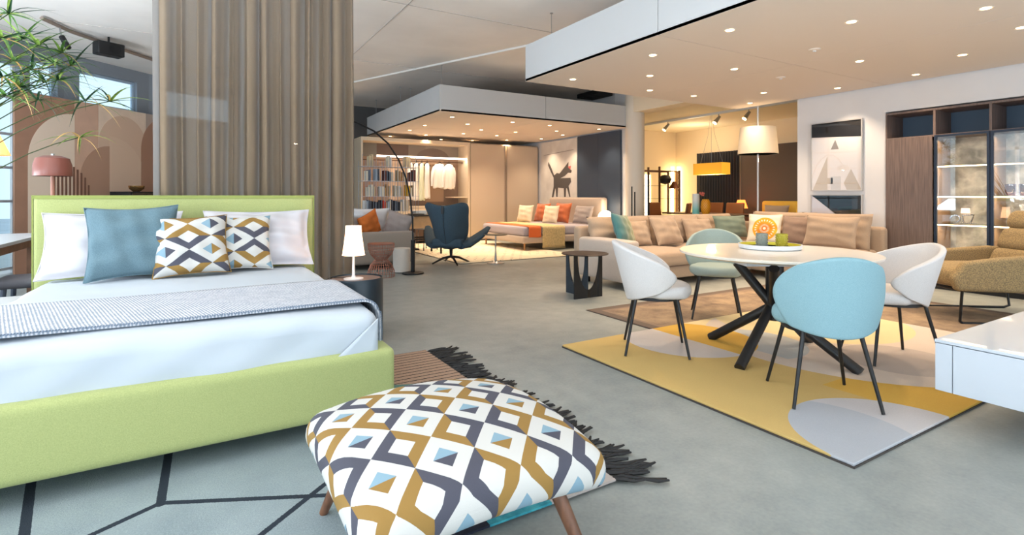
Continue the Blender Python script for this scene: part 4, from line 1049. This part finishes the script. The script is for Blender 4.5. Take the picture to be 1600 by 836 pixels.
put_pillow('throw_pillow','small grey cushion at the left of the orange one, partly hidden by the curtain',m_gry,.36,.32,.12,(2.17,8.50,.50),rz=.2,tilt=-.2,seed=44,group=g)
m_cop = mat('copper_wire',(176,116,96),.35,metal=.8)
ws = thing('wire_side_table','hourglass shaped copper wire side table beside the white drum','side table',(2.24,7.40,0))
PR = [(.19,.0),(.19,.03),(.185,.08),(.15,.17),(.085,.245),(.15,.32),(.18,.40),(.185,.47)]
for k in range(30):
    a = 2*PI*k/30; B().tube([(r*math.cos(a+.25*z),r*math.sin(a+.25*z),z) for r,z in PR],.0028,4).build('wire', m_cop, ws)
for r,z in ((.19,.003),(.185,.08),(.165,.14),(.12,.21),(.085,.245),(.12,.285),(.155,.33),(.175,.38),(.183,.43),(.186,.47)): B().tube([(r*math.cos(2*PI*k/28),r*math.sin(2*PI*k/28),z) for k in range(29)],.0035,5).build('ring', m_cop, ws)
B().lathe([(.001,.466),(.18,.466),(.18,.472),(.001,.472)],32).build('table_top', mat('copper_sheet',(214,130,84),.3,metal=.6), ws)
t = thing('drum_stool','small off-white drum stool between the wire table and the arc lamp','stool',(2.63,7.66,0)); B().lathe([(.001,.365),(.122,.365),(.128,.358),(.128,.012),(.12,.012),(.001,.012)],40).build('drum', mat('offwhite_leather',(222,214,204),.6), t); B().lathe([(.118,0),(.118,.012),(.001,.012)],30).build('base', m_blackm, t)
al = thing('arc_floor_lamp','tall black arc floor lamp rising beside the small sofa and bending over it','lamp',(2.72,7.42,0))
B().tube([(0,0,0),(0,0,.5)],.03,14).lathe([(.16,0),(.16,.02),(.03,.03),(.001,.03)],28).build('base', m_black, al)
apts = [(2.72,.5),(2.715,.8),(2.68,1.12),(2.61,1.42),(2.5,1.68),(2.35,1.9),(2.14,2.07),(1.88,2.18),(1.6,2.2),(1.34,2.12),(1.12,1.96)]
B().tube([(x-2.72,0,z) for x,z in apts],.013,8).build('arc', m_black, al)
B().lathe([(.14,.0),(.12,.09),(.04,.13),(.001,.135)],24).build('lamp_head', mat('black_shade',(26,24,24),.4), al, loc=(1.1-2.72,0,1.83)); bulb(al,1.84,10,xy=(1.1-2.72,0))

# ------------------------------------------------------------------ ROD BOOKCASE WITH BOOKS, desk, desk chair
bc = thing('rod_bookcase','open bookcase of thin vertical steel rods full of books behind the small sofa','bookcase',(0,0,0))
m_rod = mat('satin_rod',(150,154,164),.3,metal=.8)
for k in range(22):
    x = 2.78+k*.055; B().tube([(x,10.42,.05),(x,10.42,1.86 if k%5 else 1.98)],.005,5).build('rod', m_rod, bc)
for k in range(0,22,3):
    x = 2.78+k*.055; B().tube([(x,10.72,.05),(x,10.72,1.86)],.005,5).build('rod', m_rod, bc)
SH = [.55,.84,1.14,1.45,1.74]
for z in SH: B().box(2.76,3.96,10.42,10.74,z-.008,z).build('shelf', mat('pale_steel_shelf',(190,190,196),.35,metal=.4), bc)
B().box(2.76,3.96,10.42,10.74,.0,.05).build('base', m_blackm, bc)
rn = random.Random(21)
def book_mesh(col, m):
    return None
def book(label, col, w, h, d, loc, lean=0, group='books in the rod bookcase'):
    cm = mat('book_%d_%d_%d' % col, col, .6)
    t = B().box(0,.003,0,d,0,h).box(w-.003,w,0,d,0,h).box(0,w,0,.004,0,h).build('book', cm, None, loc=loc); tag(t, label, 'book', group)
    t.rotation_euler = (0, lean, 0)
    B().box(.003,w-.003,.004,d-.004,.003,h-.004).build('pages', mat('book_pages',(232,222,200),.8), t)
names = {(30,38,52):'dark navy',(44,44,50):'charcoal',(212,70,52):'red',(232,220,196):'cream',(226,178,30):'yellow',(198,150,96):'tan',(176,190,204):'pale blue',(98,110,126):'slate',(120,70,60):'maroon',(206,186,150):'beige',(228,226,222):'white'}
K = list(names)
rows = [(.84,2.84,'bottom',[10,6,7,0,1,0,7,0,1,1,2,2,9,6,3,0,0,7,0,1,3,10,9,3,9]),(1.14,2.9,'middle',[3,3,9,10,3,5,5,9,3,3,10,9,4,4,3,9]),(1.45,2.86,'upper',[3,7,6,1,8,0,7,3,9,5,5,3,8,1,8]),(1.74,2.92,'top',[9,9,3,10,9,9])]
for z, x, nm, seq in rows:
    for i, k in enumerate(seq):
        w = rn.uniform(.024,.042)*(1.25 if nm != 'bottom' else 1.0); h = rn.uniform(.17,.24); h = min(h,.27)
        gap = 0.0
        if nm == 'middle' and i in (3,8,12): gap = .09
        if nm == 'upper' and i in (2,4,8,12): gap = .085
        if nm == 'top' and i in (2,4): gap = .3
        if nm == 'bottom' and i in (17,): gap = .03
        x += gap
        if x+w > 3.93: break
        book('%s book, %s from the left on the %s shelf of the rod bookcase' % (names[K[k]], ordinal(i) if i < 20 else ordinal(i-20).replace('first','twenty-first').replace('second','twenty-second').replace('third','twenty-third').replace('fourth','twenty-fourth'), nm), K[k], w, h, .17, (x,10.46,z+.001))
        x += w+.0025
dk = thing('desk','black framed desk with a wooden drawer box behind the arc lamp','desk',(0,0,0))
B().box(3.3,4.12,9.55,10.1,.755,.78).build('desk_top', m_blackm, dk); B().box(3.42,4.02,9.6,10.05,.52,.752).build('drawer_box', mat('light_wood',(200,164,122),.5,var=.06,vscale=8), dk)
for x in (3.32,4.09):
    for y in (9.58,10.07): B().box(x-.015,x+.015,y-.015,y+.015,.016,.755).build('leg', m_blackm, dk)
B().box(3.3,4.1,9.57,9.59,.3,.33).build('cross_bar', m_blackm, dk); B().box(3.32,4.09,10.06,10.08,.3,.33).build('cross_bar', m_blackm, dk)
t = thing('notebook','dark flat notebook lying on the black desk','book',(3.55,9.75,.782)); B().box(0,.26,0,.2,0,.018).build('cover', m_black, t)
t = thing('vase','round pale vase below the desk beside the small sofa','vase',(3.02,9.28,0)); B().lathe([(.06,.0),(.11,.1),(.13,.4),(.12,.62),(.06,.68),(.05,.66),(.001,.6)],28).build('body', mat('grey_ceramic',(196,190,184),.5), t)
dc = thing('desk_chair','slim chair with a pale blue seat behind the swivel armchair','chair',(4.1,10.45,.016),.3)
B().soft(0,0,.46,.42,.42,.04,.018).build('seat', mat('pale_blue_seat',(150,166,184),.6), dc); B().soft(0,.2,.72,.4,.03,.2,.014).build('backrest', MATS['pale_blue_seat'], dc)
for x in (-.18,.18):
    for y in (-.18,.19): B().tube([(x*.85,y*.85,.45),(x,y,0)],.009,6).build('leg', m_black, dc)
for x in (-.17,.17): B().tube([(x,.17,.45),(x,.205,.8)],.009,6).build('back_post', m_black, dc)

# ------------------------------------------------------------------ LOUNGE CHAIR (right)
m_tweed = mat('ochre_grey_tweed', rough=.95, fn=weave((96,84,66),(176,150,104),110), bump=.5, bscale=160)
lc = thing('lounge_chair','ochre grey tweed lounge chair on a thin black tube frame before the wall unit','armchair',(6.5,2.0,.0), math.radians(-126))
# local: faces -Y
B().soft(0,-.12,.40,.66,.86,.17,.07,puff=.03,seg=8).build('seat_cushion', m_tweed, lc, angle=80)
for k,(y,z,h_) in enumerate(((.33,.50,.26),(.42,.71,.24),(.50,.90,.2))):
    bb = B().soft(0,0,0,.70,.17,h_,.075,n=4,seg=8,side=.0); bb.xf(Matrix.Translation((0,y,z)) @ Matrix.Rotation(-.38,4,'X')); bb.build('back_roll', m_tweed, lc, angle=80)
for s in (-1,1):
    poly = [(-.56,.30),(-.60,.42),(-.50,.56),(-.2,.60),(.3,.64),(.5,.62),(.52,.34),(.3,.28)]
    B().prism(poly, lambda a_,b_,t_: (s*t_,a_,b_), .345,.43).build('arm', m_tweed, lc, bevel=.03, seg=4)
    B().tube([(s*.39,-.5,.32),(s*.39,-.52,.03),(s*.39,-.50,.012),(s*.39,.45,.012),(s*.39,.5,.03),(s*.39,.46,.32)],.012,8).build('tube_runner', m_black, lc)
B().tube([(-.39,-.5,.3),(.39,-.5,.3)],.012,8).build('cross_tube', m_black, lc); B().tube([(-.39,.46,.3),(.39,.46,.3)],.012,8).build('cross_tube', m_black, lc)

# ------------------------------------------------------------------ WHITE SHADE LAMP ON A POLE
t = thing('pole_lamp','big white drum shade lamp on a white floor to ceiling pole','lamp',(7.96,5.40,0))
ms = mat('white_fabric_shade',(226,220,210),.8,translucent=.5)
B().lathe([(.31,1.84),(.275,2.28),(.27,2.28),(.305,1.84)],56).build('drum_shade', ms, t); B().lathe([(.3,1.842),(.3,1.844),(.001,1.844)],40).build('diffuser', mat('shade_diffuser',(255,232,190),.6,emit=2.2), t)
B().tube([(0,0,0),(0,0,2.92)],.013,10).build('pole', m_white, t); B().lathe([(.13,0),(.13,.012),(.001,.012)],28).build('base', m_white, t)
bulb(t,1.75,8,xy=(.1,0)); bulb(t,2.05,5,xy=(.1,0))

# ------------------------------------------------------------------ BACK ROOM
def light(name, loc, e, r=.1, col=(1,.74,.40)):
    l = bpy.data.lights.new(name,'POINT'); l.energy=e; l.color=col; l.shadow_soft_size=r; o = bpy.data.objects.new(name,l); C.objects.link(o); o.location=loc
t = thing('pendant_lamp','long yellow box pendant lamp hanging in the back room','lamp',(10.0,7.94,1.63))
ym = mat('yellow_ribbon_shade',(232,196,80),.6,emit=.45,translucent=.5)
B().box(-.15,-.146,-.38,.38,0,.26).box(.146,.15,-.38,.38,0,.26).box(-.15,.15,-.384,-.38,0,.26).box(-.15,.15,.38,.384,0,.26).build('shade', ym, t)
B().box(-.14,.14,-.37,.37,.005,.009).build('diffuser', mat('pendant_diffuser',(255,226,160),.5,emit=3), t)
for y in (-.3,0,.3): B().tube([(0,y,.26),(0,y*.3,.9),(0,y*.05,1.39)],.003,5).build('suspension_wire', m_steel, t)
B().lathe([(.06,1.36),(.06,1.39),(.001,1.39)],16).build('ceiling_rose', m_white, t); bulb(t,-.05,22,(1,.76,.42),.1)
for i,(x,y) in enumerate(((9.93,9.19),(10.0,7.71),(9.87,6.97))):
    if i == 0:
        tk = thing('lighting_track','white light track on the back room ceiling','track',(0,0,0)); B().box(9.93,9.99,5.5,10.2,2.97,3.02).build('rail', m_white, tk)
    t = thing('track_spotlight','chrome track spotlight in the back room, %s from the left of three' % ordinal(i),'spotlight',(9.96,y,2.97),group='spotlights on the back room track')
    B().tube([(0,0,.0),(0,0,-.06)],.012,8).build('mount', m_steel, t); B().tube([(.03,0,-.05),(-.10,.03,-.2)],[.03,.05],16).build('head', m_steel, t)
    B().tube([(-.10,.03,-.2),(-.103,.031,-.204)],.045,16).build('lens', m_glow, t)
    l = bpy.data.lights.new('track_beam','SPOT'); l.energy=42; l.color=(1,.77,.48); l.spot_size=math.radians(120); l.spot_blend=.9; l.shadow_soft_size=.05
    o = bpy.data.objects.new('track_beam', l); C.objects.link(o); o.parent=t; o.location=(-.12,.03,-.23); o.rotation_euler=(0,-.35 if i else .5,0)
light('back_room_light', (11.2,9.4,2.5), 22, .25, (1,.78,.5))
# dark sheer curtain on the side wall
t = thing('curtain','dark grey blue curtain with daylight showing through in the back room','curtain',(0,0,0))
B().grid(lambda u,v: (12.1+.03*math.sin(u*2*PI*16), 8.74+1.35*u, .02+2.32*v), 200, 4).build('curtain_cloth', mat('charcoal_curtain',(78,80,90),.9,translucent=.5), t, angle=180)
B().grid(lambda u,v: (12.16, 8.9+.9*u, .5+1.1*v), 2, 2).build('window_glow', mat('lit_window',(170,190,230),.5,emit=9), struct(B().box(12.15,12.2,8.85,9.85,.45,1.65).build('window_10', m_white)))
# rack with lamp
rk = thing('metal_rack','brown metal display rack with glass shelves at the back room wall','rack',(0,0,0))
m_brz = mat('brown_frame',(88,52,36),.5)
for x in (9.2,10.42,11.17):
    for y in (9.9,10.3): B().box(x-.02,x+.02,y-.02,y+.02,0,1.84 if x!=10.42 else 1.92).build('post', m_brz, rk)
for y in (9.9,10.3): B().box(9.22,11.15,y-.015,y+.015,1.79,1.82).build('top_bar', m_brz, rk)
for z in (.3,.72,1.08,1.42): B().box(9.22,11.15,9.9,10.3,z-.01,z).build('glass_shelf', thin_glass('rack_glass',(220,220,200),.1), rk)
dl = thing('floor_lamp','black and copper bell shaded lamp in front of the metal rack','lamp',(10.75,9.7,0))
B().lathe([(.16,1.34),(.08,1.45),(.05,1.52),(.001,1.53)],24).build('bell_shade', mat('copper_brown_shade',(110,62,40),.4,metal=.4), dl); B().tube([(0,0,.02),(0,0,1.35)],.008,8).build('pole', m_black, dl); B().lathe([(.12,0),(.12,.02),(.001,.02)],20).build('base', m_black, dl)
B().lathe([(.001,-.14),(.13,-.09),(.16,.02),(.10,.1),(.001,.12)],20).build('upper_shade', m_blackm, dl, loc=(-.28,.05,1.58)); B().tube([(0,0,1.5),(-.15,.02,1.62),(-.28,.05,1.6)],.01,6).build('arm', m_black, dl)
t = thing('light_column','glowing vertical light column with a wooden centre in the back room corner','lamp',(12.0,10.78,0))
B().box(-.16,-.09,-.03,.03,.1,2.0).box(.09,.16,-.03,.03,.1,2.0).build('light_strip', mat('bright_strip',(255,222,160),.5,emit=10), t); B().box(-.06,.06,-.05,.05,0,1.86).build('centre_board', m_oak2, t)
t = thing('light_panel','glowing white panel behind the metal rack','lamp',(11.0,10.9,0)); B().box(-.28,.1,-.02,.02,.5,1.75).build('lit_panel', mat('bright_panel',(255,226,170),.5,emit=6), t)
# dark armchair, dining set
t = thing('dark_armchair','black high backed armchair at the left of the back room opening','armchair',(9.05,9.1,0),.3)
B().soft(0,0,.42,.6,.6,.18,.06).build('seat', m_blackm, t); B().soft(0,.28,.75,.6,.14,.85,.06).build('backrest', m_blackm, t)
for x in (-.24,.24):
    for y in (-.24,.24): B().tube([(x,y,.36),(x,y,0)],.018,8).build('leg', m_black, t)
dt2 = thing('dining_table','dark brown dining table under the yellow pendant lamp','table',(10.0,7.95,0))
B().soft(0,0,.74,.8,2.2,.035,.012).build('table_top', mat('dark_brown_wood',(74,44,32),.4), dt2)
for x in (-.35,.35):
    for y in (-.9,.9): B().box(x-.03,x+.03,y-.03,y+.03,0,.725).build('leg', MATS['dark_brown_wood'], dt2)
def bchair(lb, x, y, rz):
    t = thing('brown_chair', lb, 'chair', (x,y,0), rz, group='brown chairs in the back room')
    m = mat('cognac_leather',(122,74,44),.5)
    B().soft(0,0,.46,.46,.46,.07,.03).build('seat', m, t); bb = B().soft(0,.0,.26,.46,.05,.5,.022); bb.xf(Matrix.Translation((0,.22,.48)) @ Matrix.Rotation(-.15,4,'X')); bb.build('backrest', m, t)
    for a in (-.18,.18):
        for b_ in (-.18,.18): B().tube([(a*.9,b_*.9,.43),(a,b_,0)],.012,6).build('leg', m_black, t)
bchair('brown leather chair, leftmost beside the glowing column',9.3,8.35,-2.6); bchair('brown leather chair, just left of the turquoise white vase',9.92,9.3,.1); bchair('brown leather chair right of the yellow vase',10.7,8.6,-1.5); bchair('brown leather chair under the right end of the yellow pendant',10.7,8.02,-1.5)
# round table with vases behind the sofa
rt = thing('round_side_table','round table with a bright warm top just behind the sofa back','table',(8.42,7.35,0))
B().lathe([(.001,.74),(.42,.74),(.43,.755),(.42,.77),(.001,.77)],48).build('table_top', mat('pale_yellow_top',(244,224,176),.35), rt); B().lathe([(.25,0),(.25,.02),(.03,.04),(.03,.74),(.001,.74)],32).build('pedestal', m_white, rt)
def turq():
    x,y,z = coords(); return emix(((z-.08)/.22).max(0.).min(1.), (120,206,214), (226,232,230))
t = thing('vase','tall white and turquoise cylinder vase behind the sofa','vase',(8.60,7.20,.772)); B().lathe([(.068,0),(.07,.01),(.07,.42),(.064,.42),(.062,.03),(.001,.03)],32).build('body', mat('turquoise_fade', rough=.3, fn=turq), t)
def pine():
    x,y,z = coords(); a = E.op('ARCTAN2', y, x); p = ((a*7+z*60).sin()*(a*7-z*60).sin()); return emix(p.abs().lt(.12), (238,168,40), (190,92,30))
t = thing('vase','yellow patterned vase with pink blossom beside the turquoise vase','vase',(8.72,7.06,.772)); B().lathe([(.05,0),(.085,.06),(.095,.16),(.085,.26),(.06,.31),(.055,.31),(.08,.2),(.001,.05)],28).build('body', mat('pineapple_yellow', rough=.4, fn=pine), t)
rn = random.Random(2)
for k in range(9): B().lathe([(.022*math.sin(PI*i/6)+.0005,-.022*math.cos(PI*i/6)) for i in range(7)],8).build('blossom', mat('pink_blossom',(206,110,100),.7), t, loc=(-.09+rn.uniform(-.04,.04),rn.uniform(-.04,.04),.42+rn.uniform(-.03,.03)))
B().tube([(0,0,.1),(-.02,0,.3),(-.08,0,.41)],.006,5).build('stem', m_stem, t)
for (x,y,h,lb) in ((7.58,7.95,1.34,'left taller of the paired thin black stick lamps before the column'),(7.66,7.95,1.23,'shorter right one of the paired thin black stick lamps'),(8.25,8.15,1.5,'single thick black stick lamp right of the round column')):
    t = thing('stick_lamp', lb, 'lamp', (x,y,0)); B().tube([(0,0,0),(0,0,h)],.013 if h<1.4 else .022,10).build('stick', m_blackm, t); B().lathe([(.035,0),(.035,.012),(.001,.012)],20).build('base', m_black, t)
# second bed of the back room with lamp
b2_ = thing('yellow_daybed','bed with a yellow headboard against the taupe wall of the back room','bed',(0,0,0))
B().soft(11.47,7.1,.3,.98,1.8,.4,.08).build('mattress', mat('pale_yellow_cloth',(226,196,110),.85), b2_); B().soft(12.06,7.1,.55,.12,1.9,.95,.06).build('headboard', mat('yellow_cloth',(222,186,84),.85), b2_)
put_pillow('throw_pillow','yellow cushion on the back room bed, right of the pole',mat('yellow_cloth'),.6,.5,.16,(11.7,6.7,.52),rz=-1.4,tilt=.2,seed=61,group='cushions on the back room bed')
put_pillow('throw_pillow','grey cushion on the back room bed, beside the pole',m_gry,.6,.42,.16,(11.7,7.5,.52),rz=-1.5,tilt=.25,seed=62,group='cushions on the back room bed')
t = thing('table_lamp','small orange table lamp glowing beside the back room bed','lamp',(11.0,8.35-.7,.62)); t.location = (11.6,8.32,.55)
B().lathe([(.15,.29),(.085,.50),(.08,.50),(.145,.29)],28).build('shade', mat('orange_shade',(255,176,96),.7,emit=1.6,translucent=.5), t); B().lathe([(.07,0),(.07,.02),(.02,.05),(.02,.3),(.001,.3)],20).build('base', m_oak2, t); bulb(t,.38,6)
t = thing('bedside_table','dark small table carrying the orange lamp in the back room','side table',(11.6,8.32,0)); B().box(-.2,.2,-.2,.2,.05,.548).build('body', mat('dark_brown_wood'), t); B().box(-.17,.17,-.17,.17,0,.05).build('plinth', m_blackm, t)
t = thing('ceiling_grille','black ceiling vent above the far raft by the column','vent',(7.95,9.3,3.49)); B().box(-.45,.0,-.35,.35,-.10,-.004).build('grille', m_blackm, t)
for k in range(3): B().box(-.44,-.01,-.3+k*.22,-.28+k*.22,-.106,-.1).build('slat', mat('grille_slat',(60,60,60),.5), t)
